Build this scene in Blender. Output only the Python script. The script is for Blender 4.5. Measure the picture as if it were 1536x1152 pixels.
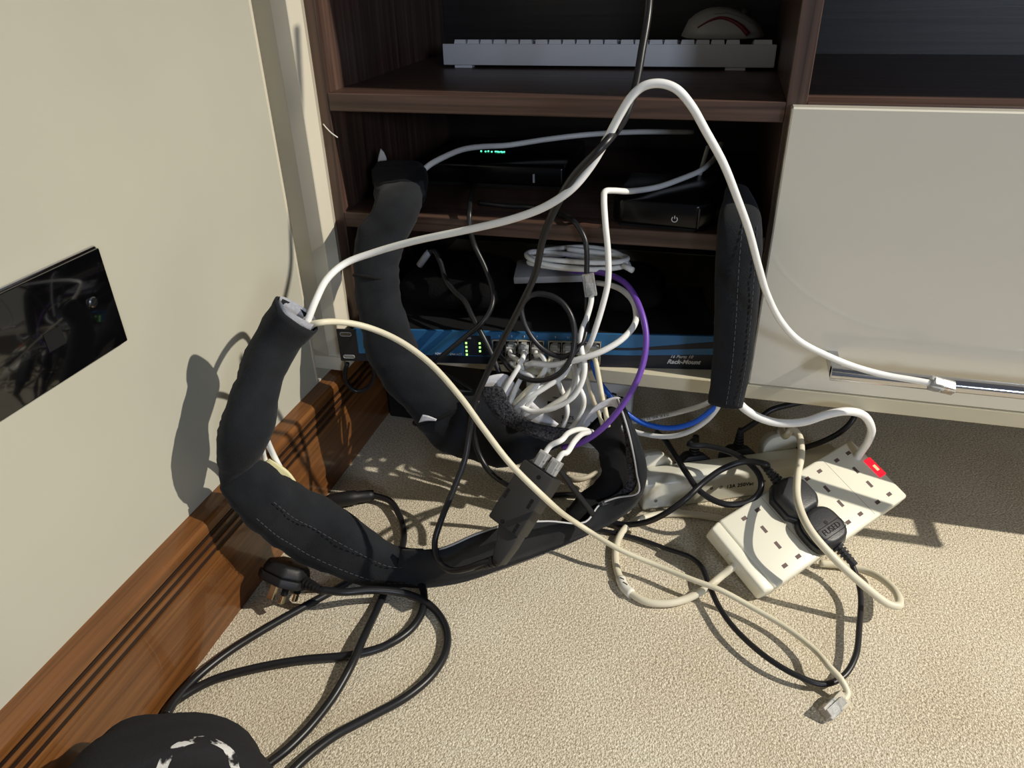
import bpy, bmesh, math, random
from mathutils import Vector, Matrix, noise

random.seed(7)
SC = bpy.context.scene
COL = SC.collection
for o in list(bpy.data.objects):
    bpy.data.objects.remove(o, do_unlink=True)

# ------------------------------------------------------------------ camera
cam_d = bpy.data.cameras.new('camera')
cam = bpy.data.objects.new('camera', cam_d)
COL.objects.link(cam)
cam.matrix_world = Matrix(((0.96653848, -0.10904413, 0.23219119, 0.4270492),
                           (0.25550517, 0.48973596, -0.83359211, -0.7953155),
                           (-0.02281405, 0.8650249, 0.50120999, 0.6022352),
                           (0, 0, 0, 1)))
cam_d.sensor_width = 36.0
cam_d.lens = 25.969
cam_d.clip_start = 0.01
SC.camera = cam

# ------------------------------------------------------------------ world, lamps, exposure
W = bpy.data.worlds.new('world')
SC.world = W
W.use_nodes = True
W.node_tree.nodes['Background'].inputs[0].default_value = (0.80, 0.87, 1.0, 1)
W.node_tree.nodes['Background'].inputs[1].default_value = 0.10


def lamp(name, kind, loc, energy, col, size=0.03, aim=None):
    d = bpy.data.lights.new(name, kind)
    d.energy = energy
    d.color = col
    if kind == 'AREA':
        d.size = size
    else:
        d.shadow_soft_size = size
    o = bpy.data.objects.new(name, d)
    COL.objects.link(o)
    o.location = loc
    if aim is not None:
        o.rotation_euler = (Vector(aim) - Vector(loc)).to_track_quat('-Z', 'Y').to_euler()
    return o


key = lamp('ceiling_spotlight', 'SPOT', (2.91, -0.20, 2.25), 500, (1.0, 0.935, 0.81), 0.022, (0.40, -0.15, 0.05))
key.data.spot_size = math.radians(40)
key.data.spot_blend = 0.9
lamp('room_light', 'AREA', (1.9, -2.7, 1.05), 22, (0.72, 0.82, 1.0), 0.4, (0.4, 0, 0.35))

SC.view_settings.view_transform = 'Standard'
SC.view_settings.look = 'None'
SC.view_settings.exposure = 0.0
SC.view_settings.gamma = 1.0
SC.view_settings.use_curve_mapping = False


# ------------------------------------------------------------------ materials
def srgb(r, g, b):
    f = lambda c: (c / 255 / 12.92) if c <= 10 else (((c / 255) + 0.055) / 1.055) ** 2.4
    return (f(r), f(g), f(b), 1)


def mat(name, col, rough=0.5, metal=0.0, var=0.0, vscale=40, bump=0.0, bscale=200, coat=0.0, trans=0.0, emit=None, estr=0, spec=0.5, sheen=0.0, ior=1.45):
    m = bpy.data.materials.new(name)
    m.use_nodes = True
    nt = m.node_tree
    b = nt.nodes['Principled BSDF']
    b.inputs['Base Color'].default_value = col
    b.inputs['Roughness'].default_value = rough
    b.inputs['Metallic'].default_value = metal
    b.inputs['Specular IOR Level'].default_value = spec
    b.inputs['Coat Weight'].default_value = coat
    b.inputs['Coat Roughness'].default_value = 0.08
    b.inputs['Transmission Weight'].default_value = trans
    b.inputs['IOR'].default_value = ior
    b.inputs['Sheen Weight'].default_value = sheen
    if emit:
        b.inputs['Emission Color'].default_value = emit
        b.inputs['Emission Strength'].default_value = estr
    tc = nt.nodes.new('ShaderNodeTexCoord')
    if var:
        n = nt.nodes.new('ShaderNodeTexNoise')
        n.inputs['Scale'].default_value = vscale
        n.inputs['Detail'].default_value = 5
        nt.links.new(tc.outputs['Object'], n.inputs['Vector'])
        r = nt.nodes.new('ShaderNodeValToRGB')
        r.color_ramp.elements[0].position = 0.3
        r.color_ramp.elements[1].position = 0.7
        r.color_ramp.elements[0].color = tuple(c * (1 - var) for c in col[:3]) + (1,)
        r.color_ramp.elements[1].color = tuple(min(1, c * (1 + var)) for c in col[:3]) + (1,)
        nt.links.new(n.outputs['Fac'], r.inputs['Fac'])
        nt.links.new(r.outputs['Color'], b.inputs['Base Color'])
    if bump:
        n2 = nt.nodes.new('ShaderNodeTexNoise')
        n2.inputs['Scale'].default_value = bscale
        n2.inputs['Detail'].default_value = 4
        nt.links.new(tc.outputs['Object'], n2.inputs['Vector'])
        bp = nt.nodes.new('ShaderNodeBump')
        bp.inputs['Strength'].default_value = bump
        bp.inputs['Distance'].default_value = 0.002
        nt.links.new(n2.outputs['Fac'], bp.inputs['Height'])
        nt.links.new(bp.outputs['Normal'], b.inputs['Normal'])
    return m


def wood(name, c0, c1, c2, axis, rough=0.4, scale=9.0, coat=0.0, bump=0.15):
    m = bpy.data.materials.new(name)
    m.use_nodes = True
    nt = m.node_tree
    b = nt.nodes['Principled BSDF']
    b.inputs['Roughness'].default_value = rough
    b.inputs['Coat Weight'].default_value = coat
    tc = nt.nodes.new('ShaderNodeTexCoord')
    mp = nt.nodes.new('ShaderNodeMapping')
    s = [scale * 14, scale * 14, scale * 14]
    s[axis] = scale * 0.35
    mp.inputs['Scale'].default_value = s
    nt.links.new(tc.outputs['Object'], mp.inputs['Vector'])
    n = nt.nodes.new('ShaderNodeTexNoise')
    n.inputs['Scale'].default_value = 1.0
    n.inputs['Detail'].default_value = 7
    n.inputs['Distortion'].default_value = 0.7
    nt.links.new(mp.outputs['Vector'], n.inputs['Vector'])
    r = nt.nodes.new('ShaderNodeValToRGB')
    e = r.color_ramp.elements
    e[0].position = 0.30
    e[0].color = c0
    e[1].position = 0.72
    e[1].color = c2
    x = e.new(0.5)
    x.color = c1
    nt.links.new(n.outputs['Fac'], r.inputs['Fac'])
    n3 = nt.nodes.new('ShaderNodeTexNoise')
    n3.inputs['Scale'].default_value = 6
    n3.inputs['Detail'].default_value = 3
    nt.links.new(tc.outputs['Object'], n3.inputs['Vector'])
    mx = nt.nodes.new('ShaderNodeMix')
    mx.data_type = 'RGBA'
    mx.blend_type = 'MULTIPLY'
    mx.inputs['Factor'].default_value = 0.45
    nt.links.new(r.outputs['Color'], mx.inputs['A'])
    nt.links.new(n3.outputs['Fac'], mx.inputs['B'])
    nt.links.new(mx.outputs['Result'], b.inputs['Base Color'])
    bp = nt.nodes.new('ShaderNodeBump')
    bp.inputs['Strength'].default_value = bump
    bp.inputs['Distance'].default_value = 0.001
    nt.links.new(n.outputs['Fac'], bp.inputs['Height'])
    nt.links.new(bp.outputs['Normal'], b.inputs['Normal'])
    return m


def carpet_mat():
    m = bpy.data.materials.new('carpet_pile')
    m.use_nodes = True
    nt = m.node_tree
    b = nt.nodes['Principled BSDF']
    b.inputs['Roughness'].default_value = 0.95
    b.inputs['Specular IOR Level'].default_value = 0.1
    b.inputs['Sheen Weight'].default_value = 0.15
    tc = nt.nodes.new('ShaderNodeTexCoord')
    v = nt.nodes.new('ShaderNodeTexVoronoi')
    v.inputs['Scale'].default_value = 620
    nt.links.new(tc.outputs['Object'], v.inputs['Vector'])
    n = nt.nodes.new('ShaderNodeTexNoise')
    n.inputs['Scale'].default_value = 430
    n.inputs['Detail'].default_value = 4
    nt.links.new(tc.outputs['Object'], n.inputs['Vector'])
    big = nt.nodes.new('ShaderNodeTexNoise')
    big.inputs['Scale'].default_value = 9
    big.inputs['Detail'].default_value = 4
    nt.links.new(tc.outputs['Object'], big.inputs['Vector'])
    r = nt.nodes.new('ShaderNodeValToRGB')
    r.color_ramp.elements[0].position = 0.30
    r.color_ramp.elements[0].color = srgb(166, 152, 128)
    r.color_ramp.elements[1].position = 0.66
    r.color_ramp.elements[1].color = srgb(240, 230, 208)
    nt.links.new(n.outputs['Fac'], r.inputs['Fac'])
    mx = nt.nodes.new('ShaderNodeMix')
    mx.data_type = 'RGBA'
    mx.blend_type = 'OVERLAY'
    mx.inputs['Factor'].default_value = 0.28
    nt.links.new(r.outputs['Color'], mx.inputs['A'])
    nt.links.new(big.outputs['Fac'], mx.inputs['B'])
    nt.links.new(mx.outputs['Result'], b.inputs['Base Color'])
    add = nt.nodes.new('ShaderNodeMath')
    add.operation = 'SUBTRACT'
    nt.links.new(n.outputs['Fac'], add.inputs[0])
    nt.links.new(v.outputs['Distance'], add.inputs[1])
    bp = nt.nodes.new('ShaderNodeBump')
    bp.inputs['Strength'].default_value = 0.42
    bp.inputs['Distance'].default_value = 0.004
    nt.links.new(add.outputs[0], bp.inputs['Height'])
    nt.links.new(bp.outputs['Normal'], b.inputs['Normal'])
    return m


def print_mat():
    """dark jersey with a flaky white printed motif (object space)"""
    m = mat('printed_jersey', srgb(40, 40, 43), 0.92, bump=0.25, bscale=500, spec=0.2)
    nt = m.node_tree
    b = nt.nodes['Principled BSDF']
    tc = nt.nodes.new('ShaderNodeTexCoord')

    def ring(cx, cy, cz, r, w):
        d = nt.nodes.new('ShaderNodeVectorMath')
        d.operation = 'DISTANCE'
        d.inputs[1].default_value = (cx, cy, cz)
        nt.links.new(tc.outputs['Object'], d.inputs[0])
        a = nt.nodes.new('ShaderNodeMath')
        a.operation = 'SUBTRACT'
        a.inputs[1].default_value = r
        nt.links.new(d.outputs['Value'], a.inputs[0])
        ab = nt.nodes.new('ShaderNodeMath')
        ab.operation = 'ABSOLUTE'
        nt.links.new(a.outputs[0], ab.inputs[0])
        c = nt.nodes.new('ShaderNodeMath')
        c.operation = 'LESS_THAN'
        c.inputs[1].default_value = w
        nt.links.new(ab.outputs[0], c.inputs[0])
        return c
    p = RINGS
    acc = None
    for q in p:
        c = ring(*q)
        if acc is None:
            acc = c
        else:
            mm = nt.nodes.new('ShaderNodeMath')
            mm.operation = 'MAXIMUM'
            nt.links.new(acc.outputs[0], mm.inputs[0])
            nt.links.new(c.outputs[0], mm.inputs[1])
            acc = mm
    n = nt.nodes.new('ShaderNodeTexNoise')
    n.inputs['Scale'].default_value = 95
    n.inputs['Detail'].default_value = 8
    nt.links.new(tc.outputs['Object'], n.inputs['Vector'])
    rp = nt.nodes.new('ShaderNodeValToRGB')
    rp.color_ramp.elements[0].position = 0.49
    rp.color_ramp.elements[1].position = 0.56
    nt.links.new(n.outputs['Fac'], rp.inputs['Fac'])
    ml = nt.nodes.new('ShaderNodeMath')
    ml.operation = 'MULTIPLY'
    nt.links.new(acc.outputs[0], ml.inputs[0])
    nt.links.new(rp.outputs['Color'], ml.inputs[1])
    mx = nt.nodes.new('ShaderNodeMix')
    mx.data_type = 'RGBA'
    mx.inputs['A'].default_value = srgb(40, 40, 43)
    mx.inputs['B'].default_value = srgb(215, 215, 215)
    nt.links.new(ml.outputs[0], mx.inputs['Factor'])
    nt.links.new(mx.outputs['Result'], b.inputs['Base Color'])
    return m


RINGS = []

M = {}
M['wall'] = mat('cream_wall_paint', srgb(187, 184, 169), 0.28, var=0.03, vscale=7, bump=0.03, bscale=25)
M['cream'] = mat('cream_gloss', srgb(214, 206, 186), 0.30, var=0.02, vscale=9)
M['drawer'] = mat('cream_gloss_drawer', srgb(226, 221, 207), 0.12, coat=0.5)
M['base'] = mat('cream_board', srgb(208, 200, 176), 0.32, var=0.02, vscale=10)
wc = (srgb(56, 40, 33), srgb(86, 64, 54), srgb(112, 86, 74))
M['walx'] = wood('walnut_across', *wc, 0)
M['walz'] = wood('walnut_upright', *wc, 2)
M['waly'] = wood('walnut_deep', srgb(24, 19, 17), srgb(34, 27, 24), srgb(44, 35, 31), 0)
M['skirt'] = wood('skirting_timber', srgb(98, 60, 29), srgb(126, 80, 41), srgb(146, 97, 54), 1, rough=0.3, scale=12, coat=0.35, bump=0.2)
M['carpet'] = carpet_mat()
M['neo'] = mat('black_neoprene', srgb(31, 33, 37), 0.9, var=0.15, vscale=60, bump=0.35, bscale=900, sheen=0.06, spec=0.2)
M['neo_in'] = mat('black_neoprene_inner', srgb(21, 21, 23), 0.9, bump=0.3, bscale=700, sheen=0.03, spec=0.2)
M['velcro'] = mat('velcro_loop', srgb(62, 62, 66), 1.0, var=0.92, vscale=420, bump=1.0, bscale=600, spec=0.2)
M['lining'] = mat('white_lining', srgb(214, 214, 220), 0.7, bump=0.25, bscale=250)
M['thread'] = mat('grey_thread', srgb(66, 68, 76), 0.9)
M['white_c'] = mat('white_cable', srgb(238, 238, 236), 0.45, var=0.03, vscale=60)
M['cream_c'] = mat('cream_cable', srgb(224, 217, 192), 0.45, var=0.03, vscale=60)
M['flex_c'] = mat('ivory_flex', srgb(222, 215, 193), 0.42)
M['grey_c'] = mat('grey_cable', srgb(192, 184, 164), 0.5)
M['black_c'] = mat('black_flex', srgb(30, 30, 33), 0.36)
M['blue_c'] = mat('blue_cable', srgb(20, 92, 205), 0.35)
M['purple_c'] = mat('purple_cable', srgb(112, 72, 172), 0.4)
M['clear'] = mat('clear_plastic', srgb(235, 236, 236), 0.16, trans=0.75, ior=1.4)
M['frost'] = mat('frosted_plastic', srgb(205, 205, 203), 0.35, trans=0.35)
M['gold'] = mat('gold_contacts', srgb(200, 160, 90), 0.3, metal=1)
M['brass'] = mat('brass_pin', srgb(205, 190, 150), 0.25, metal=1)
M['chrome'] = mat('chrome', srgb(205, 205, 210), 0.14, metal=1)
M['blackp'] = mat('black_plastic', srgb(26, 26, 28), 0.5, bump=0.1, bscale=900)
M['charp'] = mat('charcoal_plastic', srgb(46, 45, 44), 0.55, bump=0.1, bscale=900)
M['plugp'] = mat('grey_black_plug', srgb(44, 45, 49), 0.42, bump=0.08, bscale=600)
M['satin_b'] = mat('satin_black', srgb(9, 9, 11), 0.22, spec=0.35)
M['groove_strip'] = wood('groove_brown', srgb(34, 19, 10), srgb(44, 25, 14), srgb(54, 31, 18), 1, rough=0.5)
M['gloss_b'] = mat('gloss_black', srgb(8, 8, 10), 0.05, coat=1.0)
M['void'] = mat('matt_black', srgb(7, 7, 8), 0.9)
M['stripw'] = mat('ivory_plastic', srgb(230, 227, 210), 0.32)
M['strip2'] = mat('white_plastic', srgb(224, 222, 208), 0.3)
M['slot'] = mat('socket_slot', srgb(96, 78, 74), 0.6)
M['kbw'] = mat('white_keyboard_plastic', srgb(206, 207, 212), 0.45)
M['mousew'] = mat('white_mouse_plastic', srgb(170, 168, 164), 0.35)
M['red'] = mat('dark_red_plastic', srgb(104, 26, 30), 0.4)
M['blue_m'] = mat('blue_panel', srgb(44, 100, 146), 0.45, bump=0.05, bscale=600)
M['navy'] = mat('navy_panel', srgb(24, 28, 40), 0.5)
M['lblue'] = mat('light_blue_stripe', srgb(58, 118, 162), 0.45)
M['port'] = mat('port_metal', srgb(186, 178, 160), 0.4, metal=0.3)
M['green_e'] = mat('green_led', srgb(150, 255, 120), 0.4, emit=(0.45, 1.0, 0.25, 1), estr=1.6)
M['teal_e'] = mat('teal_led', srgb(80, 255, 180), 0.4, emit=(0.1, 1.0, 0.5, 1), estr=2.2)
M['blue_e'] = mat('blue_led', srgb(120, 120, 255), 0.4, emit=(0.3, 0.3, 1.0, 1), estr=2.0)
M['red_e'] = mat('red_neon', srgb(255, 30, 40), 0.25, emit=(1.0, 0.02, 0.05, 1), estr=0.9)
M['redhot_e'] = mat('red_neon_core', srgb(255, 90, 60), 0.25, emit=(1.0, 0.25, 0.12, 1), estr=3.0)
M['card'] = mat('printed_card', srgb(226, 226, 226), 0.7, var=0.02, vscale=20)
M['ink'] = mat('black_ink', srgb(24, 24, 26), 0.7)
M['ink_w'] = mat('white_ink', srgb(215, 215, 218), 0.6)
M['ink_g'] = mat('grey_ink', srgb(120, 118, 110), 0.6)
M['tape'] = mat('cream_tape', srgb(222, 216, 170), 0.6)
M['tapew'] = mat('white_tape', srgb(226, 224, 214), 0.55)
M['hub'] = mat('pale_grey_plastic', srgb(150, 152, 158), 0.5)
M['cloth'] = mat('black_cloth', srgb(15, 15, 16), 0.95, bump=0.4, bscale=300, spec=0.1)
M['grey_edge'] = mat('pale_edge', srgb(188, 188, 190), 0.6)


# ------------------------------------------------------------------ mesh helpers
def link(name, me, m, parent=None, smooth=False):
    if smooth:
        for p in me.polygons:
            p.use_smooth = True
    o = bpy.data.objects.new(name, me)
    COL.objects.link(o)
    if m is not None and len(me.materials) == 0:
        me.materials.append(m)
    if parent is not None:
        o.parent = parent
    return o


def empty(name, label, cat, loc=(0, 0, 0), group=None):
    o = bpy.data.objects.new(name, None)
    o.empty_display_size = 0.02
    COL.objects.link(o)
    tag(o, label, cat, group)
    if isinstance(loc, Matrix):
        o.matrix_world = loc
    else:
        o.location = loc
    return o


def tag(o, label, cat, group=None):
    o['label'] = label
    o['category'] = cat
    if group:
        o['group'] = group
    return o


def struct(o):
    o['kind'] = 'structure'
    return o


class MB:
    def __init__(self):
        self.v, self.f = [], []

    def box(self, a, b):
        x0, y0, z0 = (min(a[i], b[i]) for i in range(3))
        x1, y1, z1 = (max(a[i], b[i]) for i in range(3))
        n = len(self.v)
        self.v += [(x0, y0, z0), (x1, y0, z0), (x1, y1, z0), (x0, y1, z0), (x0, y0, z1), (x1, y0, z1), (x1, y1, z1), (x0, y1, z1)]
        self.f += [tuple(n + i for i in q) for q in ((0, 3, 2, 1), (4, 5, 6, 7), (0, 1, 5, 4), (1, 2, 6, 5), (2, 3, 7, 6), (3, 0, 4, 7))]
        return self

    def prism(self, poly, z0, z1, axis=2, inset=0.0):
        """poly of 2D points extruded along an axis (counter-clockwise)"""
        n = len(self.v)
        k = len(poly)

        def put(p, h):
            if axis == 2:
                return (p[0], p[1], h)
            if axis == 1:
                return (p[0], h, p[1])
            return (h, p[0], p[1])
        self.v += [put(p, z0) for p in poly]
        cx = sum(p[0] for p in poly) / k
        cy = sum(p[1] for p in poly) / k
        self.v += [put((cx + (p[0] - cx) * (1 - inset), cy + (p[1] - cy) * (1 - inset)), z1) for p in poly]
        self.f.append(tuple(n + i for i in reversed(range(k))))
        self.f.append(tuple(n + k + i for i in range(k)))
        for i in range(k):
            j = (i + 1) % k
            self.f.append((n + i, n + j, n + k + j, n + k + i))
        return self

    def tube(self, pts, r, n=10, closed=False, caps=True, flat=1.0):
        pts = [Vector(p) for p in pts]
        rr = r if isinstance(r, (list, tuple)) else [r] * len(pts)
        base = len(self.v)
        t0 = (pts[1] - pts[0]).normalized()
        up = Vector((0, 0, 1)) if abs(t0.z) < 0.9 else Vector((1, 0, 0))
        nrm = (up - t0 * up.dot(t0)).normalized()
        K = len(pts)
        for i, p in enumerate(pts):
            a = pts[max(0, i - 1)]
            b = pts[min(K - 1, i + 1)]
            t = (b - a)
            t = t.normalized() if t.length > 1e-9 else t0
            nrm = (nrm - t * nrm.dot(t))
            nrm = nrm.normalized() if nrm.length > 1e-6 else Vector((1, 0, 0))
            bn = t.cross(nrm)
            for k in range(n):
                an = 2 * math.pi * k / n
                q = p + nrm * (math.cos(an) * rr[i] * flat) + bn * (math.sin(an) * rr[i])
                self.v.append(tuple(q))
        for i in range(K - 1):
            for k in range(n):
                a = base + i * n + k
                b = base + i * n + (k + 1) % n
                self.f.append((a, b, b + n, a + n))
        if caps:
            self.f.append(tuple(base + k for k in reversed(range(n))))
            self.f.append(tuple(base + (K - 1) * n + k for k in range(n)))
        return self

    def lathe(self, prof, n=20):
        """prof: (r, z) along z"""
        base = len(self.v)
        for r, z in prof:
            for k in range(n):
                a = 2 * math.pi * k / n
                self.v.append((r * math.cos(a), r * math.sin(a), z))
        for i in range(len(prof) - 1):
            for k in range(n):
                a = base + i * n + k
                b = base + i * n + (k + 1) % n
                self.f.append((a, b, b + n, a + n))
        self.f.append(tuple(base + k for k in reversed(range(n))))
        self.f.append(tuple(base + (len(prof) - 1) * n + k for k in range(n)))
        return self

    def mesh(self, name):
        me = bpy.data.meshes.new(name)
        me.from_pydata(self.v, [], self.f)
        me.update()
        return me

    def build(self, name, m, parent=None, bevel=0.0, seg=2, smooth=False, mtx=None):
        me = self.mesh(name)
        if bevel:
            bm = bmesh.new()
            bm.from_mesh(me)
            eds = [e for e in bm.edges if e.calc_face_angle(0) > 0.5]
            bmesh.ops.bevel(bm, geom=eds, offset=bevel, segments=seg, profile=0.5, affect='EDGES', clamp_overlap=True)
            bm.to_mesh(me)
            bm.free()
            if seg > 1:
                for p in me.polygons:
                    p.use_smooth = True
                if hasattr(me, 'set_sharp_from_angle'):
                    me.set_sharp_from_angle(angle=math.radians(42))
        o = link(name, me, m, parent, smooth)
        if mtx is not None:
            o.matrix_basis = mtx
        return o


def spline(pts, k=8):
    pts = [Vector(p) for p in pts]
    if len(pts) < 3:
        return [pts[0].lerp(pts[1], i / k) for i in range(k + 1)]
    P = [pts[0] * 2 - pts[1]] + pts + [pts[-1] * 2 - pts[-2]]
    out = []
    for i in range(1, len(P) - 2):
        p0, p1, p2, p3 = P[i - 1:i + 3]
        d1 = max(1e-5, (p1 - p0).length ** 0.5)
        d2 = max(1e-5, (p2 - p1).length ** 0.5)
        d3 = max(1e-5, (p3 - p2).length ** 0.5)
        for s in range(k):
            t = d1 + d2 * s / k
            a1 = p0 * ((d1 - t) / d1) + p1 * (t / d1)
            a2 = p1 * ((d1 + d2 - t) / d2) + p2 * ((t - d1) / d2)
            a3 = p2 * ((d1 + d2 + d3 - t) / d3) + p3 * ((t - d1 - d2) / d3)
            b1 = a1 * ((d1 + d2 - t) / (d1 + d2)) + a2 * (t / (d1 + d2))
            b2 = a2 * ((d1 + d2 + d3 - t) / (d2 + d3)) + a3 * ((t - d1) / (d2 + d3))
            out.append(b1 * ((d1 + d2 - t) / d2) + b2 * ((t - d1) / d2))
    out.append(pts[-1])
    return out


def cord(name, pts, r, m, parent=None, k=8, n=10, flat=1.0, floor=True):
    P = spline(pts, k)
    if floor:
        for p in P:
            if p.z < r * flat + 0.0005:
                p.z = r * flat + 0.0005
    return MB().tube(P, r, n, flat=flat).build(name, m, parent, smooth=True)


def cable(name, label, pts, r, m, cat='cable', group=None, **kw):
    """a cable with nothing but its cord: one mesh"""
    o = cord(name, pts, r, m, None, **kw)
    return tag(o, label, cat, group)


def frame(o, xdir, ydir):
    x = Vector(xdir).normalized()
    y = Vector(ydir)
    y = (y - x * y.dot(x)).normalized()
    z = x.cross(y)
    m = Matrix((x, y, z)).transposed().to_4x4()
    m.translation = Vector(o)
    return m


def sleeve_mesh(stations, th, n=26, k=6, wr=0.0, seed=0.0, power=2.6, sub=None):
    """stations: (left edge, right edge) points; th half thickness (or list)"""
    Ls = spline([s[0] for s in stations], k)
    Rs = spline([s[1] for s in stations], k)
    if isinstance(th, (list, tuple)):
        T = [v.x for v in spline([(t, 0, 0.001 * i) for i, t in enumerate(th)], k)]
    else:
        T = [th] * len(Ls)
    K = len(Ls)
    C = [(a + b) / 2 for a, b in zip(Ls, Rs)]
    mb = MB()
    pm = None
    for i in range(K):
        t = (C[min(K - 1, i + 1)] - C[max(0, i - 1)]).normalized()
        mj = (Rs[i] - Ls[i]) / 2
        mn = t.cross(mj)
        mn = mn.normalized() if mn.length > 1e-7 else pm
        if pm is not None and mn.dot(pm) < 0:
            mn = -mn
        pm = mn
        for q in range(n):
            a = 2 * math.pi * q / n
            ca, sa = math.cos(a), math.sin(a)
            e = 2 / power
            p = C[i] + mj * (math.copysign(abs(ca) ** e, ca)) + mn * (T[i] * math.copysign(abs(sa) ** e, sa))
            if wr:
                d = noise.noise(Vector((p.x * 26 + seed, p.y * 26, p.z * 40))) * wr - abs(noise.noise(Vector((p.x * 45 + p.z * 60 + seed, p.y * 25, p.z * 45 - p.x * 40)))) * wr * 1.1 + wr * 0.3
                p = p + (p - C[i]).normalized() * d
            if p.z < 0.0012:
                p.z = 0.0012
            mb.v.append(tuple(p))
    for i in range(K - 1):
        for q in range(n):
            a = i * n + q
            b = i * n + (q + 1) % n
            mb.f.append((a, b, b + n, a + n))
    return mb, C, Ls, Rs, T


def cap(mb, n, K, first=True, last=True):
    if first:
        mb.f.append(tuple(reversed(range(n))))
    if last:
        mb.f.append(tuple((K - 1) * n + q for q in range(n)))


def strip_wall(name, stations, th, m, parent, k=6, wr=0.0, seed=0):
    """a thick ribbon between two edge curves"""
    A = spline([s[0] for s in stations], k)
    B = spline([s[1] for s in stations], k)
    mb = MB()
    K = len(A)
    nb = 5
    for side in (0, 1):
        for i in range(K):
            t = (A[min(K - 1, i + 1)] - A[max(0, i - 1)]).normalized()
            nm = t.cross(B[i] - A[i])
            nm = nm.normalized() if nm.length > 1e-8 else Vector((0, -1, 0))
            for j in range(nb):
                p = A[i].lerp(B[i], j / (nb - 1))
                if wr and 0 < j < nb - 1:
                    p = p + nm * (noise.noise(p * 30 + Vector((seed, 0, 0))) * wr)
                p = p + nm * (th * (0.5 if side else -0.5))
                if p.z < 0.0012:
                    p.z = 0.0012
                mb.v.append(tuple(p))
    o = K * nb
    for i in range(K - 1):
        for j in range(nb - 1):
            a = i * nb + j
            mb.f.append((a, a + 1, a + nb + 1, a + nb))
            mb.f.append((o + a, o + a + nb, o + a + nb + 1, o + a + 1))
        for j in (0, nb - 1):
            a = i * nb + j
            mb.f.append((a, a + nb, o + a + nb, o + a) if j == 0 else (a, o + a, o + a + nb, a + nb))
    for i in (0, K - 1):
        for j in range(nb - 1):
            a = i * nb + j
            mb.f.append((a, o + a, o + a + 1, a + 1) if i == 0 else (a, a + 1, o + a + 1, o + a))
    ob = mb.build(name, m, parent, smooth=True)
    return ob, A, B


def stitches(parent, pts, r=0.0004, dash=0.004, gap=0.0025, m='thread'):
    mb = MB()
    P = [Vector(p) for p in pts]
    acc = 0.0
    on = True
    cur = [P[0]]
    for a, b in zip(P, P[1:]):
        L = (b - a).length
        s = 0
        while s < L:
            lim = dash if on else gap
            step = min(L - s, lim - acc)
            s += step
            acc += step
            q = a.lerp(b, s / L if L else 0)
            cur.append(q)
            if acc >= lim - 1e-9:
                if on and len(cur) > 1 and (cur[-1] - cur[0]).length > 1e-4:
                    mb.tube([cur[0], cur[-1]], r, 5)
                cur = [q]
                acc = 0
                on = not on
    o = mb.build('stitching', M[m], parent)
    o['kind'] = 'stuff'
    return o


def text(name, body, size, mtx, m, parent, depth=0.0003, shear=0.0, align='CENTER', bold=0.0):
    cu = bpy.data.curves.new(name, 'FONT')
    cu.body = body
    cu.size = size
    cu.extrude = depth
    cu.shear = shear
    cu.offset = bold
    cu.align_x = align
    cu.align_y = 'CENTER'
    cu.resolution_u = 3
    tmp = bpy.data.objects.new('tmp_text', cu)
    COL.objects.link(tmp)
    dg = bpy.context.evaluated_depsgraph_get()
    me = bpy.data.meshes.new_from_object(tmp.evaluated_get(dg))
    bpy.data.objects.remove(tmp, do_unlink=True)
    me.materials.clear()
    o = link(name, me, m, parent)
    o.matrix_basis = mtx
    return o


# ------------------------------------------------------------------ connector builders
def rj45(parent, pos, d, up, boot=None, boot_len=0.011, clear='clear', s=1.0):
    """plug whose nose points along d, latch on the side 'up'"""
    y = Vector(d).normalized()
    z = Vector(up)
    z = (z - y * z.dot(y)).normalized()
    x = y.cross(z)
    mt = Matrix((x, y, z)).transposed().to_4x4()
    mt.translation = Vector(pos)
    b = MB()
    b.box((-0.0058 * s, 0, -0.0036 * s), (0.0058 * s, 0.0215 * s, 0.0036 * s))
    b.box((-0.0058 * s, 0.0, -0.0041 * s), (0.0058 * s, 0.009 * s, 0.0041 * s))
    pl = b.build('plug', M[clear], parent, bevel=0.0006 * s, seg=1, mtx=mt)
    la = MB().prism([(0.002 * s, 0.0036 * s), (0.0205 * s, 0.0036 * s), (0.0205 * s, 0.0048 * s), (0.010 * s, 0.0060 * s), (0.002 * s, 0.0072 * s)], -0.003 * s, 0.003 * s, axis=0)
    la.build('latch', M[clear], pl)
    g = MB()
    for i in range(8):
        xx = (-0.0036 + i * 0.00103) * s
        g.box((xx - 0.0002 * s, 0.0125 * s, -0.0038 * s), (xx + 0.0002 * s, 0.0212 * s, -0.0022 * s))
    g.build('contacts', M['gold'], pl)
    w = MB()
    for i in range(4):
        xx = (-0.003 + i * 0.002) * s
        w.box((xx - 0.0007 * s, 0.001 * s, -0.001 * s), (xx + 0.0007 * s, 0.0125 * s, 0.0008 * s))
    w.build('wires', M['white_c'], pl)
    if boot:
        bb = MB()
        bb.box((-0.0062 * s, -0.004 * s, -0.0044 * s), (0.0062 * s, 0.007 * s, 0.0044 * s))
        bo = bb.build('boot', M[boot], pl, bevel=0.0012 * s, seg=2)
        t = MB()
        q = 4
        for i in range(q):
            a = -0.004 * s - i * boot_len / q
            t.tube([(0, a, 0), (0, a - boot_len / q * 0.62, 0)], (0.0046 - 0.0005 * i) * s, 10)
        t.tube([(0, -0.003 * s, 0), (0, -0.004 * s - boot_len, 0)], 0.0034 * s, 10)
        t.build('strain_relief', M[boot], pl)
    return pl


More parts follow.
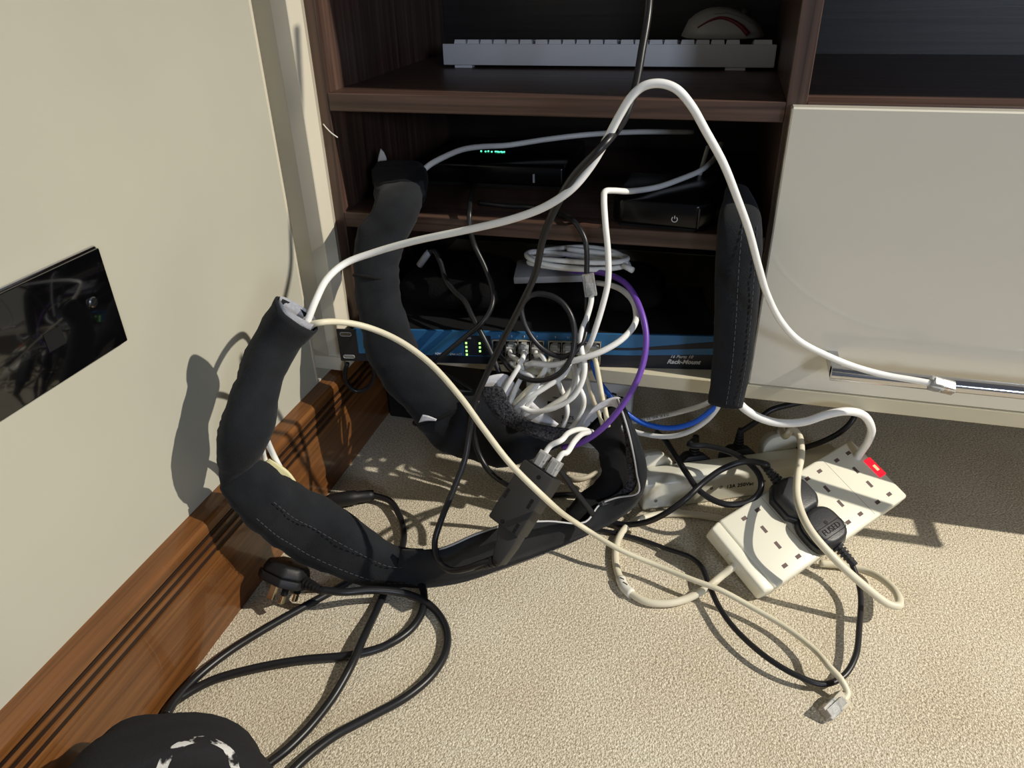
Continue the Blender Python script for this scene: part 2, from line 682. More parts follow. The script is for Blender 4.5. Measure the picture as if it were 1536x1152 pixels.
def uk_plug(parent, mtx, m='plugp', pins=True, rounded=False, relief=True, ink=None):
    """13 A plug: pins along -z, cord leaves along +y, base at z = 0"""
    if rounded:
        poly = []
        for i in range(28):
            a = 2 * math.pi * i / 28
            poly.append((0.0250 * math.copysign(abs(math.cos(a)) ** 0.75, math.cos(a)), 0.0255 * math.copysign(abs(math.sin(a)) ** 0.75, math.sin(a))))
    else:
        poly = [(-0.0245, -0.015), (-0.0155, -0.026), (0.0155, -0.026), (0.0245, -0.015), (0.0245, 0.010), (0.0105, 0.024), (-0.0105, 0.024), (-0.0245, 0.010)]
    b = MB()
    b.prism(poly, 0.0, 0.009)
    body = b.build('plug_base', M[m], parent, bevel=0.0015, seg=2, mtx=mtx)
    t = MB().prism([(p[0] * 0.97, p[1] * 0.97) for p in poly], 0.0088, 0.022, inset=0.16)
    top = t.build('plug_cover', M[m], parent, bevel=0.004, seg=3, mtx=mtx)
    MB().lathe([(0.0022, 0.0), (0.0022, 0.0008)], 12).build('screw', M['ink'], top, mtx=Matrix.Translation((0, -0.002, 0.0216)))
    MB().tube([(-0.009, -0.0175, 0.0212), (0.009, -0.0175, 0.0212)], 0.0006, 6).build('mould_line', M['ink'], top)
    if pins:
        for nm, (px, py, sx, sy) in (('pin', (-0.0111, 0.011, 0.0032, 0.002)), ('pin', (0.0111, 0.011, 0.0032, 0.002)), ('earth_pin', (0, -0.0112, 0.002, 0.004))):
            L = 0.0177 if nm == 'pin' else 0.0227
            p = MB().box((px - sx, py - sy, -L), (px + sx, py + sy, 0.0)).build(nm, M['brass'], parent, bevel=0.0006, seg=1, mtx=mtx)
            if nm == 'pin':
                MB().box((px - sx - 0.0001, py - sy - 0.0001, -0.009), (px + sx + 0.0001, py + sy + 0.0001, 0)).build('pin_sleeve', M['void'], p)
    if relief:
        r = MB()
        for i in range(6):
            y = 0.024 + i * 0.0042
            r.tube([(0, y, 0.009), (0, y + 0.0024, 0.009)], 0.0066 - i * 0.0005, 12)
        r.tube([(0, 0.020, 0.009), (0, 0.049, 0.009)], 0.0040, 10)
        r.build('strain_relief', M[m], parent, mtx=mtx)
    return top


# ================================================================== THE SETTING
# floor
fl = MB().box((-0.20, -1.6, -0.03), (1.9, 0.46, 0.0)).build('floor', M['carpet'])
struct(fl)

# left wall: full length low down, ends short of the cabinet higher up
lw = MB()
lw.box((-0.18, -1.6, -0.03), (-0.0316, 0.46, 0.139))
lw.box((-0.18, -1.6, 0.139), (-0.0316, -0.074, 1.3))
lw.box((-0.18, -0.074, 0.139), (-0.085, 0.46, 1.3))
wl = lw.build('wall_left', M['wall'])
struct(wl)
bw = struct(MB().box((-0.18, 0.43, -0.03), (1.9, 0.46, 1.3)).build('wall_back', M['wall']))

# corner bead on the end of the upper wall
struct(MB().box((-0.040, -0.0745, 0.139), (-0.0310, -0.0695, 1.3)).build('trim_2', M['cream'], bevel=0.001))

# moulded upright between wall and cabinet
poly = [(-0.084, 0.02), (-0.0600, -0.0240), (-0.0320, -0.0350), (-0.0310, -0.0362), (-0.0130, -0.0362), (-0.0120, -0.0355), (-0.0050, -0.0200), (-0.0208, 0.02)]
t1 = MB().prism(poly, 0.158, 1.3).build('trim_1', M['cream'])
struct(t1)
MB().box((-0.0640, -0.040, 0.139), (-0.0080, 0.03, 0.158)).build('plinth_block', M['cream'], t1, bevel=0.001)

# skirting board: profile in (x, z), grooves cut in the face
sk = [(-0.0316, 0.0), (-0.0136, 0.0), (-0.0136, 0.0900), (-0.0190, 0.0915), (-0.0190, 0.0955), (-0.0136, 0.0970), (-0.0136, 0.1010), (-0.0190, 0.1025), (-0.0190, 0.1065), (-0.0136, 0.1080),
      (-0.0136, 0.1120), (-0.0190, 0.1130), (-0.0190, 0.1160), (-0.0140, 0.1180), (-0.0136, 0.1270), (-0.0165, 0.1325), (-0.0316, 0.1362)]
bs = MB().prism(sk, -1.6, 0.42, axis=1)
for i, f in enumerate(bs.f):
    bs.f[i] = tuple(reversed(f))
bso = struct(bs.build('baseboard_left', M['skirt']))
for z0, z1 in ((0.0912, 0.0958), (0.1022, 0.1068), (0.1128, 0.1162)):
    MB().box((-0.0195, -1.6, z0), (-0.0146, 0.42, z1)).build('groove_strip', M['groove_strip'], bso)  # dark brown strips filling the grooves almost flush

# ================================================================== CABINET
cab = empty('media_cabinet', 'dark walnut effect media cabinet with open shelves and cream base, standing along the wall', 'cabinet', (0.2, 0.2, 0.0))
CI = Matrix.Translation((-0.2, -0.2, 0.0))


def cpart(name, mb, m, bevel=0.0008):
    o = mb.build(name, M[m], cab, bevel=bevel, seg=1)
    o.matrix_basis = CI
    return o


D = 0.40
cpart('side_panel', MB().box((-0.0198, 0, 0.17), (0.0, D, 0.80)), 'walz')
cpart('divider', MB().box((0.488, 0, 0.17), (0.5069, D, 0.80)), 'walz')
cpart('top_panel', MB().box((-0.0198, 0, 0.80), (1.45, D, 0.82)), 'walx')
cpart('side_panel', MB().box((1.43, 0, 0.17), (1.45, D, 0.80)), 'walz')
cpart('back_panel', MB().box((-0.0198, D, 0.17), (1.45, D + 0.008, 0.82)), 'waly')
cpart('shelf', MB().box((0.0, 0, 0.4551), (0.488, D, 0.4744)), 'walx')
cpart('shelf', MB().box((0.0, 0, 0.3204), (0.488, D, 0.3387)), 'walx')
cpart('shelf', MB().box((0.5069, 0, 0.4551), (1.43, D, 0.4744)), 'walx')
cpart('base_board', MB().box((-0.0198, -0.018, 0.151), (1.45, D, 0.17)), 'base', 0.0012)
dr = cpart('drawer', MB().box((0.4924, -0.018, 0.1705), (1.43, -0.001, 0.4726)), 'drawer', 0.0015)
dr['label'] = 'glossy cream drawer front'
h0 = Vector((0.5690, -0.0580, 0.2164))
hb = MB()
hb.tube([(h0.x, h0.y, h0.z), (h0.x + 0.010, h0.y, h0.z)], 0.0080, 20)
hb.tube([(h0.x + 0.0102, h0.y, h0.z), (h0.x + 0.355, h0.y, h0.z)], 0.0076, 20)
hb.tube([(h0.x + 0.3552, h0.y, h0.z), (h0.x + 0.365, h0.y, h0.z)], 0.0080, 20)
for px in (0.005, 0.36):
    hb.box((h0.x + px - 0.005, h0.y, h0.z - 0.006), (h0.x + px + 0.005, -0.0178, h0.z + 0.006))
hd = hb.build('handle', M['chrome'], dr, smooth=True)
hd.data.set_sharp_from_angle(angle=math.radians(40))
hd['label'] = 'round chrome bar handle'

# pale thread snagged on the upright
tag(MB().tube(spline([(-0.0100, -0.0010, 0.4410), (-0.004, -0.005, 0.437), (0.002, -0.006, 0.432), (0.007, -0.003, 0.4270)], 5), 0.0007, 6).build('thread', M['tapew'], smooth=True),
    'short pale thread snagged on the front edge of the walnut upright', 'thread')

# ================================================================== WALL SOCKET
soc = empty('wall_socket', 'glossy black glass socket plate with silver rim on the cream wall', 'socket', (-0.0316, -0.43, 0.375))
yz = [(-0.0725, -0.0418), (0.0804, -0.0418), (0.0804, 0.0419), (-0.0725, 0.0419)]
MB().prism([(y, z) for y, z in yz], 0.0002, 0.0052, axis=0).build('rim', M['chrome'], soc, bevel=0.003, seg=3)
MB().prism([(y * 0.985 + 0.0003, z * 0.955) for y, z in yz], 0.0050, 0.0072, axis=0).build('glass_plate', M['gloss_b'], soc, bevel=0.0012, seg=2)
sc = MB().lathe([(0.0042, 0), (0.0042, 0.0012), (0.0034, 0.0022)], 20).build('screw', M['chrome'], soc, mtx=Matrix.Translation((0.0068, 0.0575, 0.004)) @ Matrix.Rotation(math.pi / 2, 4, 'Y'))
MB().box((-0.0006, -0.003, 0.0018), (0.0006, 0.003, 0.00235)).build('screw_slot', M['void'], sc, mtx=Matrix.Rotation(0.5, 4, 'Z'))
for yy in (-0.045, 0.015):
    MB().box((0.0071, yy - 0.008, -0.014), (0.0076, yy + 0.008, 0.0)).build('socket_aperture', M['void'], soc)

# ================================================================== TOP SHELF
kb = empty('keyboard', 'white full size keyboard lying with its back edge forward on the top shelf', 'keyboard', (0.274, 0.215, 0.4746))
case = MB().prism([(0.0, 0.0035), (0.0, 0.0295), (0.132, 0.0150), (0.132, 0.0035)], -0.2118, 0.2100, axis=0)
for i, f in enumerate(case.f):
    case.f[i] = tuple(reversed(f))
case.build('case', M['kbw'], kb, bevel=0.0012, seg=2)
for xx in (-0.185, 0.165):
    MB().box((xx - 0.012, 0.003, 0.0), (xx + 0.012, 0.016, 0.0037)).build('foot', M['kbw'], kb)
km = MB().prism([(-0.0081, -0.0078), (0.0081, -0.0078), (0.0081, 0.0078), (-0.0081, 0.0078)], 0.0, 0.0050, inset=0.10).mesh('key')
km.materials.append(M['kbw'])
wide = MB().prism([(-0.0108, -0.0078), (0.0108, -0.0078), (0.0108, 0.0078), (-0.0108, 0.0078)], 0.0, 0.0050, inset=0.08).mesh('key_wide')
wide.materials.append(M['kbw'])
xs = []
x = -0.1880
for run in (6, 6, 4, 4):
    for i in range(run):
        xs.append(x)
        x += 0.01785
    x += 0.0026
slope = math.atan2(0.0145, 0.132)
for row in range(6):
    yy = 0.0105 + row * 0.0190 + (0.004 if row else 0)
    zz = 0.0295 - yy * math.tan(slope)
    for j, xx in enumerate(xs + [0.1935]):
        k = link('key', wide if j == len(xs) else km, None, kb)
        k.matrix_basis = Matrix.Translation((xx, yy, zz)) @ Matrix.Rotation(-slope, 4, 'X')

ms = empty('computer_mouse', 'pale grey white mouse with a dark red curved stripe, resting on the keyboard', 'mouse', (0.418, 0.291, 0.5035))
mb = MB()
N = 22
for i in range(15):
    u = i / 14
    L = -0.051 + 0.104 * u
    wdt = 0.033 * (max(0.0, 1 - abs(2 * u - 1) ** 3.0)) ** 0.5 + 0.001
    hgt = 0.0325 * (max(0.0, math.sin(math.pi * (u ** 0.80))) ** 0.62) + 0.0015
    for q in range(N):
        a = 2 * math.pi * q / N
        ca, sa = math.cos(a), math.sin(a)
        z = hgt * (sa if sa > 0 else sa * 0.08)
        mb.v.append((L, wdt * math.copysign(abs(ca) ** 0.8, ca), z + 0.003))
for i in range(14):
    for q in range(N):
        a = i * N + q
        b = i * N + (q + 1) % N
        mb.f.append((a, a + N, b + N, b))
mb.f.append(tuple(range(N)))
mb.f.append(tuple(14 * N + q for q in reversed(range(N))))
body = mb.build('body', M['mousew'], ms, smooth=True)


def mouse_side(u, hfrac):
    L = -0.051 + 0.104 * u
    wdt = 0.033 * (max(0.0, 1 - abs(2 * u - 1) ** 3.0)) ** 0.5 + 0.001
    hgt = 0.0325 * (max(0.0, math.sin(math.pi * (u ** 0.80))) ** 0.62) + 0.0015
    sa = hfrac
    ca = math.sqrt(1 - sa * sa)
    return Vector((L, -wdt * ca ** 0.8 - 0.0005, hgt * sa + 0.003))


sp = spline([mouse_side(0.20, 0.42), mouse_side(0.34, 0.60), mouse_side(0.46, 0.68), mouse_side(0.58, 0.64), mouse_side(0.70, 0.50), mouse_side(0.80, 0.20)], 6)
MB().tube(sp, [0.0008 + 0.0026 * i / len(sp) for i in range(len(sp))], 8, flat=1.0).build('red_stripe', M['red'], ms, smooth=True)
sp = spline([mouse_side(0.38, 0.80), mouse_side(0.55, 0.84), mouse_side(0.75, 0.80), mouse_side(0.93, 0.70)], 6)
MB().tube(sp, 0.0005, 6).build('button_seam', M['ink_g'], ms, smooth=True)
MB().tube([(0.026, -0.003, 0.0295), (0.026, 0.003, 0.0295)], 0.007, 14).build('scroll_wheel', M['charp'], ms, smooth=True)

# ================================================================== MIDDLE SHELF
rt = empty('router', 'black router with a row of green lights at the back left of the middle shelf', 'router', (0.155, 0.215, 0.3390))
MB().box((-0.100, -0.075, 0.002), (0.088, 0.085, 0.030)).build('case', M['satin_b'], rt, bevel=0.005, seg=3)
MB().box((-0.098, -0.073, 0.0), (0.086, 0.083, 0.003)).build('base_plate', M['void'], rt)
lm = MB().box((-0.0009, -0.0006, 0), (0.0009, 0.0014, 0.0012)).mesh('indicator_light')
lm.materials.append(M['teal_e'])
for xx in (-0.024, -0.0175, -0.0140, -0.0085, -0.0035, -0.0005, 0.002, 0.0045, 0.0068, 0.009):
    o = link('indicator_light', lm, None, rt)
    o.location = (xx - 0.018, -0.010 + random.uniform(-0.002, 0.002), 0.0299)
MB().box((0.047, -0.0765, 0.008), (0.0495, -0.0745, 0.019)).build('reset_button', M['hub'], rt)

sb = empty('set_top_box', 'black set top box with white power symbol on the right of the middle shelf', 'set top box', (0.382, 0.075, 0.3390))
poly = [(-0.050, -0.066), (0.034, -0.073), (0.052, -0.060), (0.056, 0.055), (-0.052, 0.055), (-0.060, -0.050)]
MB().prism(poly, 0.002, 0.030).build('case', M['satin_b'], sb, bevel=0.004, seg=3)
MB().prism([(p[0] * 0.97, p[1] * 0.97) for p in poly], 0.0, 0.003).build('base_plate', M['void'], sb)
pw = MB()
arc = [(0.0030 * math.sin(a), 0, 0.0030 * math.cos(a)) for a in [0.7 + i * (2 * math.pi - 1.4) / 16 for i in range(17)]]
pw.tube(arc, 0.00045, 6)
pw.tube([(0, 0, 0.0006), (0, 0, 0.0040)], 0.00045, 6)
pw.build('power_symbol', M['ink_w'], sb, mtx=Matrix.Translation((0.010, -0.0713, 0.0125)))
MB().box((0.0345, -0.0735, 0.004), (0.036, -0.072, 0.026)).build('front_seam', M['charp'], sb)

# ================================================================== RACK SWITCH
ang = math.atan2(0.073, 0.44)
RM = Matrix.Translation((0.0035, -0.0660, 0.1702)) @ Matrix.Rotation(ang, 4, 'Z')
sw = empty('network_switch', 'blue fronted rack mount network switch with green lights on the cream base board', 'network switch', RM)
LEN = 0.478
MB().box((0.022, 0.003, 0.0), (LEN - 0.022, 0.15, 0.0435)).build('chassis', M['blackp'], sw, bevel=0.0008, seg=1)
fp = MB().box((0.021, 0.0, 0.0105), (LEN - 0.021, 0.0035, 0.0438)).build('front_panel', M['blue_m'], sw)
MB().box((0.021, -0.0003, 0.0), (LEN - 0.021, 0.0035, 0.0104)).build('lower_panel', M['navy'], sw)
MB().prism([(0.270, 0.0105), (LEN - 0.021, 0.0105), (LEN - 0.021, 0.0200), (0.36, 0.0165), (0.290, 0.0165)], -0.0003, 0.0005, axis=1).build('navy_band', M['navy'], sw)
MB().prism([(0.270, 0.0260), (0.36, 0.0265), (LEN - 0.021, 0.0375), (LEN - 0.021, 0.0285), (0.36, 0.0235), (0.270, 0.0235)][::-1], -0.0003, 0.0005, axis=1).build('navy_band', M['navy'], sw)
for s in (0, 1):
    e = MB()
    x0, x1 = (0.0, 0.024) if s == 0 else (LEN - 0.024, LEN)
    sx0, sx1 = x0 + 0.004, x1 - 0.006
    # plate with two slots left open
    e.box((x0, -0.0012, 0.0), (x1, 0.0008, 0.0040))
    e.box((x0, -0.0012, 0.0082), (x1, 0.0008, 0.0345))
    e.box((x0, -0.0012, 0.0395), (x1, 0.0008, 0.0435))
    for z0, z1 in ((0.0040, 0.0082), (0.0345, 0.0395)):
        e.box((x0, -0.0012, z0), (sx0, 0.0008, z1))
        e.box((sx1, -0.0012, z0), (x1, 0.0008, z1))
    er = e.build('rack_ear', M['blackp'], sw)
    sr = MB()
    for z0, z1 in ((0.0040, 0.0082), (0.0345, 0.0395)):
        zc, hh = (z0 + z1) / 2, (z1 - z0) / 2
        pts = []
        for i in range(25):
            a = 2 * math.pi * i / 24
            cx = (sx1 - hh if math.cos(a) > 0 else sx0 + hh)
            pts.append((cx + hh * math.cos(a), -0.0013, zc + hh * math.sin(a)))
        sr.tube(pts, 0.0005, 6, caps=False)
    sr.build('slot_rim', M['hub'], er)
lm = MB().box((-0.0011, -0.0012, -0.0011), (0.0011, 0.0, 0.0011)).mesh('status_light')
lm.materials.append(M['green_e'])
LX = 0.1592
MB().box((LX - 0.003, -0.0004, 0.0115), (LX + 0.030, 0.0, 0.0385)).build('light_panel', M['navy'], sw)
for (xx, zz) in [(LX, z) for z in (0.0285, 0.0232, 0.0178, 0.0128)] + [(LX + 0.0165, z) for z in (0.0285, 0.0230, 0.0178)] + [(LX - 0.0255, 0.0126)]:
    o = link('status_light', lm, None, sw)
    o.location = (xx, -0.0002, zz)
RX = Matrix.Rotation(math.pi / 2, 4, 'X')
for b_, sx, zz in (('POWER', LX - 0.0335, 0.0126), ('LINK/ACT', LX - 0.0135, 0.0126), ('1000', LX + 0.003, 0.0350)):
    text('panel_text', b_, 0.0034, Matrix.Translation((sx, -0.0006, zz)) @ RX, M['ink_w'], sw)
for i, xx in enumerate((0.0, 0.0075, 0.0075, 0.0075)):
    for j in range(3):
        pass
PXS = [0.1995 + i * 0.0152 for i in range(4)] + [0.2670 + i * 0.0152 for i in range(4)]
for g in (0, 1):
    x0 = PXS[g * 4] - 0.0078
    x1 = PXS[g * 4 + 3] + 0.0078
    pb = MB()
    zt, zb, zm = 0.0345, 0.0040, 0.0192
    pb.box((x0, -0.0035, zt - 0.001), (x1, 0.0, zt))
    pb.box((x0, -0.0035, zb), (x1, 0.0, zb + 0.001))
    pb.box((x0, -0.0035, zm - 0.0005), (x1, 0.0, zm + 0.0005))
    for i in range(5):
        xx = x0 + (x1 - x0) * i / 4
        pb.box((xx - 0.0006, -0.0035, zb), (xx + 0.0006, 0.0, zt))
    pbk = pb.build('port_block', M['port'], sw)
    MB().box((x0, -0.0008, zb), (x1, 0.0001, zt)).build('port_recess', M['void'], pbk)
    for i in range(4):
        xx = PXS[g * 4 + i]
        text('port_number', str(2 * (g * 4 + i) + 1), 0.0036, Matrix.Translation((xx, -0.0003, 0.0385)) @ RX, M['ink_w'], sw)
text('panel_text', '16 Ports 10', 0.0056, Matrix.Translation((0.4030, -0.0005, 0.0165)) @ RX, M['ink_w'], sw, shear=0.35, align='LEFT')
text('panel_text', 'Rack-Mount', 0.0078, Matrix.Translation((0.4000, -0.0005, 0.0095)) @ RX, M['ink_w'], sw, shear=0.35, align='LEFT', bold=0.00018)


def swp(x, y, z):
    return tuple(RM @ Vector((x, y, z)))


# dark fabric pouches on top of the switch
def pouch(name, label, loc, sx, sy, sz, seed, group=None):
    b = MB()
    nu, nv = 22, 16
    for j in range(nv + 1):
        for i in range(nu):
            a = 2 * math.pi * i / nu
            t = j / nv * math.pi
            e = 0.55
            ct, st = math.cos(t), math.sin(t)
            X = sx * math.copysign(abs(math.cos(a)) ** e, math.cos(a)) * (st ** 0.6)
            Y = sy * math.copysign(abs(math.sin(a)) ** e, math.sin(a)) * (st ** 0.6)
            Z = sz * math.copysign(abs(ct) ** 0.9, ct)
            d = noise.noise(Vector((X * 30 + seed, Y * 30, Z * 50))) * 0.005
            b.v.append((X, Y, max(-sz, Z + d)))
    for j in range(nv):
        for i in range(nu):
            a = j * nu + i
            c = j * nu + (i + 1) % nu
            b.f.append((a, a + nu, c + nu, c))
    o = b.build(name, M['cloth'], None, smooth=True)
    o.location = loc
    return tag(o, label, 'pouch', group)


pouch('fabric_pouch', 'black fabric pouch slumped on the left half of the blue fronted switch', (0.125, 0.055, 0.2395), 0.072, 0.066, 0.0245, 3.0)
pouch('fabric_pouch', 'black fabric pouch behind the white cable coil on the switch', (0.300, 0.085, 0.2365), 0.085, 0.062, 0.0215, 9.0)

hb = empty('small_hub', 'pale grey slab with a blue light under the coiled white cable', 'network device', frame((0.262, 0.058, 0.2610), (1, 0.16, 0.05), (0, 1, 0.05)))
MB().box((-0.062, -0.028, -0.003), (0.030, 0.028, 0.006)).build('case', M['hub'], hb, bevel=0.0015, seg=2)
MB().box((0.000, -0.010, 0.004), (0.040, 0.026, 0.013)).build('raised_end', M['hub'], hb, bevel=0.002, seg=2)
MB().box((0.0, -0.0015, 0.0135), (0.003, 0.0005, 0.0142)).build('indicator_light', M['blue_e'], hb)

# ================================================================== CARTON AND VENTED BOX UNDER THE CABINET
ca = empty('printed_carton', 'pale grey carton with black printing on the carpet under the switch', 'carton', frame((0.285, 0.100, 0.0005), (1, 0.05, 0), (0, 1, 0.0)))
MB().box((-0.085, 0.0, 0.0), (0.066, 0.07, 0.080)).build('carton_body', M['card'], ca, bevel=0.0008, seg=1)
MB().box((-0.040, -0.045, 0.0), (0.055, -0.001, 0.0022)).build('flap', M['card'], ca)
text('printed_text', 'Gr', 0.021, Matrix.Translation((0.042, -0.0004, 0.058)) @ RX, M['ink'], ca, bold=0.0006)
text('printed_text', 'ECTS', 0.008, Matrix.Translation((-0.024, -0.0004, 0.018)) @ RX, M['ink'], ca)
MB().box((0.035, -0.0004, 0.0405), (0.052, 0, 0.0430)).build('printed_bar', M['ink_g'], ca)
MB().box((-0.054, -0.0004, 0.0370), (-0.030, 0, 0.0430)).build('printed_bar', M['ink'], ca)
MB().box((-0.046, -0.0004, 0.0490), (-0.030, 0, 0.0510)).build('printed_bar', M['ink_g'], ca)
MB().box((0.009, -0.0004, 0.0075), (0.020, 0, 0.0145)).build('printed_bar', M['ink_g'], ca)
MB().box((-0.034, -0.0004, 0.0080), (-0.013, 0, 0.0100)).build('printed_bar', M['ink_g'], ca)
mk = MB()
mk.tube([(0.0045 * math.sin(a), 0, 0.0045 * math.cos(a)) for a in [i * 2 * math.pi / 20 for i in range(21)]], 0.0005, 5, caps=False)
mk.build('printed_ring', M['ink'], ca, mtx=Matrix.Translation((-0.031, -0.0003, 0.058)))
mk = MB()
for i in range(3):
    a0 = i * 2 * math.pi / 3
    mk.tube([(0.0035 * math.sin(a0 + t), 0, 0.0035 * math.cos(a0 + t)) for t in (0, 0.5, 1.0, 1.4)], 0.0007, 5)
mk.build('printed_arrows', M['ink'], ca, mtx=Matrix.Translation((0.026, -0.0003, 0.030)))

vb = empty('vented_box', 'black vented box on the carpet under the left end of the cabinet', 'box', (0.052, 0.070, 0.0))
MB().box((-0.060, 0.0, 0.0005), (0.090, 0.20, 0.135)).build('case', M['blackp'], vb, bevel=0.002, seg=1)
sm = MB().box((-0.010, -0.0008, -0.0008), (0.010, 0.0, 0.0008)).mesh('vent_slot')
sm.materials.append(M['charp'])
for i in range(12):
    o = link('vent_slot', sm, None, vb)
    o.location = (-0.035, 0.0, 0.045 + i * 0.0042)

# ================================================================== SLEEVES
# loop sleeve standing in front of the left wall
sa = empty('cable_sleeve', 'black cable sleeve looping up from the carpet to a white lined top by the wall', 'cable sleeve', (0.10, -0.26, 0.0))
SI = Matrix.Translation((-0.10, 0.26, 0.0))
ST = [((0.0743, -0.2820, 0.3489), (0.0925, -0.2520, 0.3138)),
      ((0.0539, -0.2860, 0.3187), (0.0663, -0.2620, 0.2856)),
      ((0.0363, -0.3080, 0.2812), (0.0586, -0.2840, 0.2599)),
      ((0.0207, -0.3220, 0.2440), (0.0610, -0.3000, 0.2329)),
      ((0.0124, -0.3280, 0.2144), (0.0520, -0.3060, 0.2162)),
      ((0.0082, -0.3290, 0.1901), (0.0399, -0.3080, 0.2004)),
      ((0.0060, -0.3280, 0.1668), (0.0306, -0.3110, 0.1886))]
TH = [0.016, 0.017, 0.020, 0.025, 0.023, 0.015, 0.006]
mb, C0, *_z = sleeve_mesh(ST, TH, 28, 7, 0.0024, 1.0)
cap(mb, 28, len(C0), first=False)
b = mb.build('upper_tube', M['neo'], sa, smooth=True)
b.matrix_basis = SI
mo = b.modifiers.new('thick', 'SOLIDIFY')
mo.thickness = 0.0022
mo.offset = -1
SU = ST
ST = [((0.0083, -0.3300, 0.1735), (0.0330, -0.3140, 0.1973)),
      ((0.0118, -0.3280, 0.1549), (0.0436, -0.3070, 0.1871)),
      ((0.0160, -0.3220, 0.1335), (0.0561, -0.3000, 0.1706)),
      ((0.0239, -0.3080, 0.0999), (0.0652, -0.2880, 0.1467)),
      ((0.0396, -0.2880, 0.0589), (0.0809, -0.2720, 0.1225)),
      ((0.0757, -0.2760, 0.0298), (0.1104, -0.2620, 0.0898)),
      ((0.1131, -0.2620, 0.0031), (0.1379, -0.2480, 0.0506)),
      ((0.1411, -0.2480, -0.0082), (0.1676, -0.2380, 0.0461))]
TH = [0.008, 0.017, 0.020, 0.022, 0.021, 0.019, 0.013, 0.010]
mb, CC, LL, RR, TT = sleeve_mesh(ST, TH, 28, 7, 0.0026, 11.0)
cap(mb, 28, len(CC))
b = mb.build('lower_tube', M['neo'], sa, smooth=True)
b.matrix_basis = SI
ST = SU
# white lining seen in the open top
lin, *_ = sleeve_mesh([(ST[0][0], ST[0][1]), (Vector(ST[0][0]).lerp(Vector(ST[1][0]), 0.8), Vector(ST[0][1]).lerp(Vector(ST[1][1]), 0.8))], 0.0128, 28, 6)
c0 = (Vector(ST[0][0]) + Vector(ST[0][1])) / 2
lin.v = [tuple(c0 + (Vector(v) - c0) * 0.87 + (Vector((0.0008, 0.003, 0.0022)))) for v in lin.v]
l_ = lin.build('lining', M['lining'], sa, smooth=True)
l_.matrix_basis = SI
l_['label'] = 'crumpled white lining'
# seams along the lower run
for fr, off in ((0.33, 0.0), (0.74, 0.0)):
    pts = []
    for i in range(7 * 2, len(CC)):
        t = (CC[min(len(CC) - 1, i + 1)] - CC[i - 1]).normalized()
        mj = (RR[i] - LL[i]) / 2
        mn = t.cross(mj).normalized()
        if mn.y > 0:
            mn = -mn
        ca = 2 * fr - 1
        sa_ = (1 - abs(ca) ** 2.6) ** (1 / 2.6)
        pts.append(CC[i] + mj * ca + mn * (TT[i] * sa_ + 0.0022))
    st = stitches(sa, pts)
    st.matrix_basis = SI
# open trough running on over the carpet and up at the right
FW = [((0.1347, -0.2550, -0.0048), (0.1490, -0.2580, 0.0582)),
      ((0.1703, -0.2480, -0.0012), (0.1925, -0.2540, 0.0658)),
      ((0.2110, -0.2290, 0.0029), (0.2306, -0.2400, 0.0826)),
      ((0.2508, -0.2050, 0.0104), (0.2591, -0.2150, 0.0807)),
      ((0.2934, -0.1720, 0.0137), (0.2927, -0.1800, 0.0618)),
      ((0.3317, -0.1400, 0.0179), (0.3290, -0.1460, 0.0395)),
      ((0.3571, -0.1100, 0.0160), (0.3413, -0.1180, 0.0448)),
      ((0.3813, -0.0980, 0.0384), (0.3588, -0.1120, 0.0532)),
      ((0.3887, -0.0980, 0.0684), (0.3835, -0.1120, 0.0656)),
      ((0.3884, -0.0980, 0.0960), (0.3802, -0.1120, 0.0945)),
      ((0.3789, -0.0980, 0.1268), (0.3739, -0.1120, 0.1247)),
      ((0.3667, -0.0960, 0.1524), (0.3652, -0.1080, 0.1528)),
      ((0.3553, -0.0920, 0.1763), (0.3530, -0.0980, 0.1795))]
o, A_, B_ = strip_wall('outer_flap', FW, 0.004, M['neo'], sa, 6, 0.003, 5)
o.matrix_basis = SI
e = MB().tube(B_[6:], 0.0012, 8).build('flap_edging', M['grey_edge'], sa, smooth=True)
e.matrix_basis = SI
e['label'] = 'thin pale edging of the open flap'
# inner roll with white lining at its mouth
IN = [((0.3066, -0.0740, 0.1054), (0.3492, -0.0680, 0.1586)),
      ((0.3210, -0.0780, 0.1026), (0.3573, -0.0700, 0.1254)),
      ((0.3324, -0.0820, 0.0899), (0.3637, -0.0720, 0.0976)),
      ((0.3377, -0.0860, 0.0702), (0.3689, -0.0740, 0.0667)),
      ((0.3293, -0.0940, 0.0509), (0.3677, -0.0780, 0.0394)),
      ((0.3103, -0.1120, 0.0393), (0.3447, -0.0940, 0.0273)),
      ((0.2936, -0.1360, 0.0221), (0.3271, -0.1220, 0.0160)),
      ((0.2704, -0.1580, 0.0087), (0.3049, -0.1480, 0.0132)),
      ((0.2318, -0.1800, 0.0015), (0.2474, -0.1780, 0.0082))]
mb, C2, *_ = sleeve_mesh(IN, [0.013, 0.014, 0.016, 0.017, 0.017, 0.016, 0.013, 0.010, 0.004], 24, 6, 0.003, 20.0, power=2.2)
cap(mb, 24, len(C2), first=False)
o = mb.build('inner_roll', M['neo_in'], sa, smooth=True)
o.matrix_basis = SI
mo = o.modifiers.new('thick', 'SOLIDIFY')
mo.thickness = 0.002
mo.offset = -1
lo, *_ = strip_wall('lining', [((0.3090, -0.0970, 0.1201), (0.3128, -0.0980, 0.1278)), ((0.3160, -0.0960, 0.1415), (0.3204, -0.0970, 0.1535)), ((0.3281, -0.0940, 0.1563), (0.3309, -0.0950, 0.1678)), ((0.3452, -0.0900, 0.1642), (0.3529, -0.0910, 0.1771)), ((0.3581, -0.0890, 0.1583), (0.3625, -0.0900, 0.1621))], 0.0012, M['lining'], sa, 6)
lo.matrix_basis = SI
lo['label'] = 'white lining at the mouth of the sleeve'
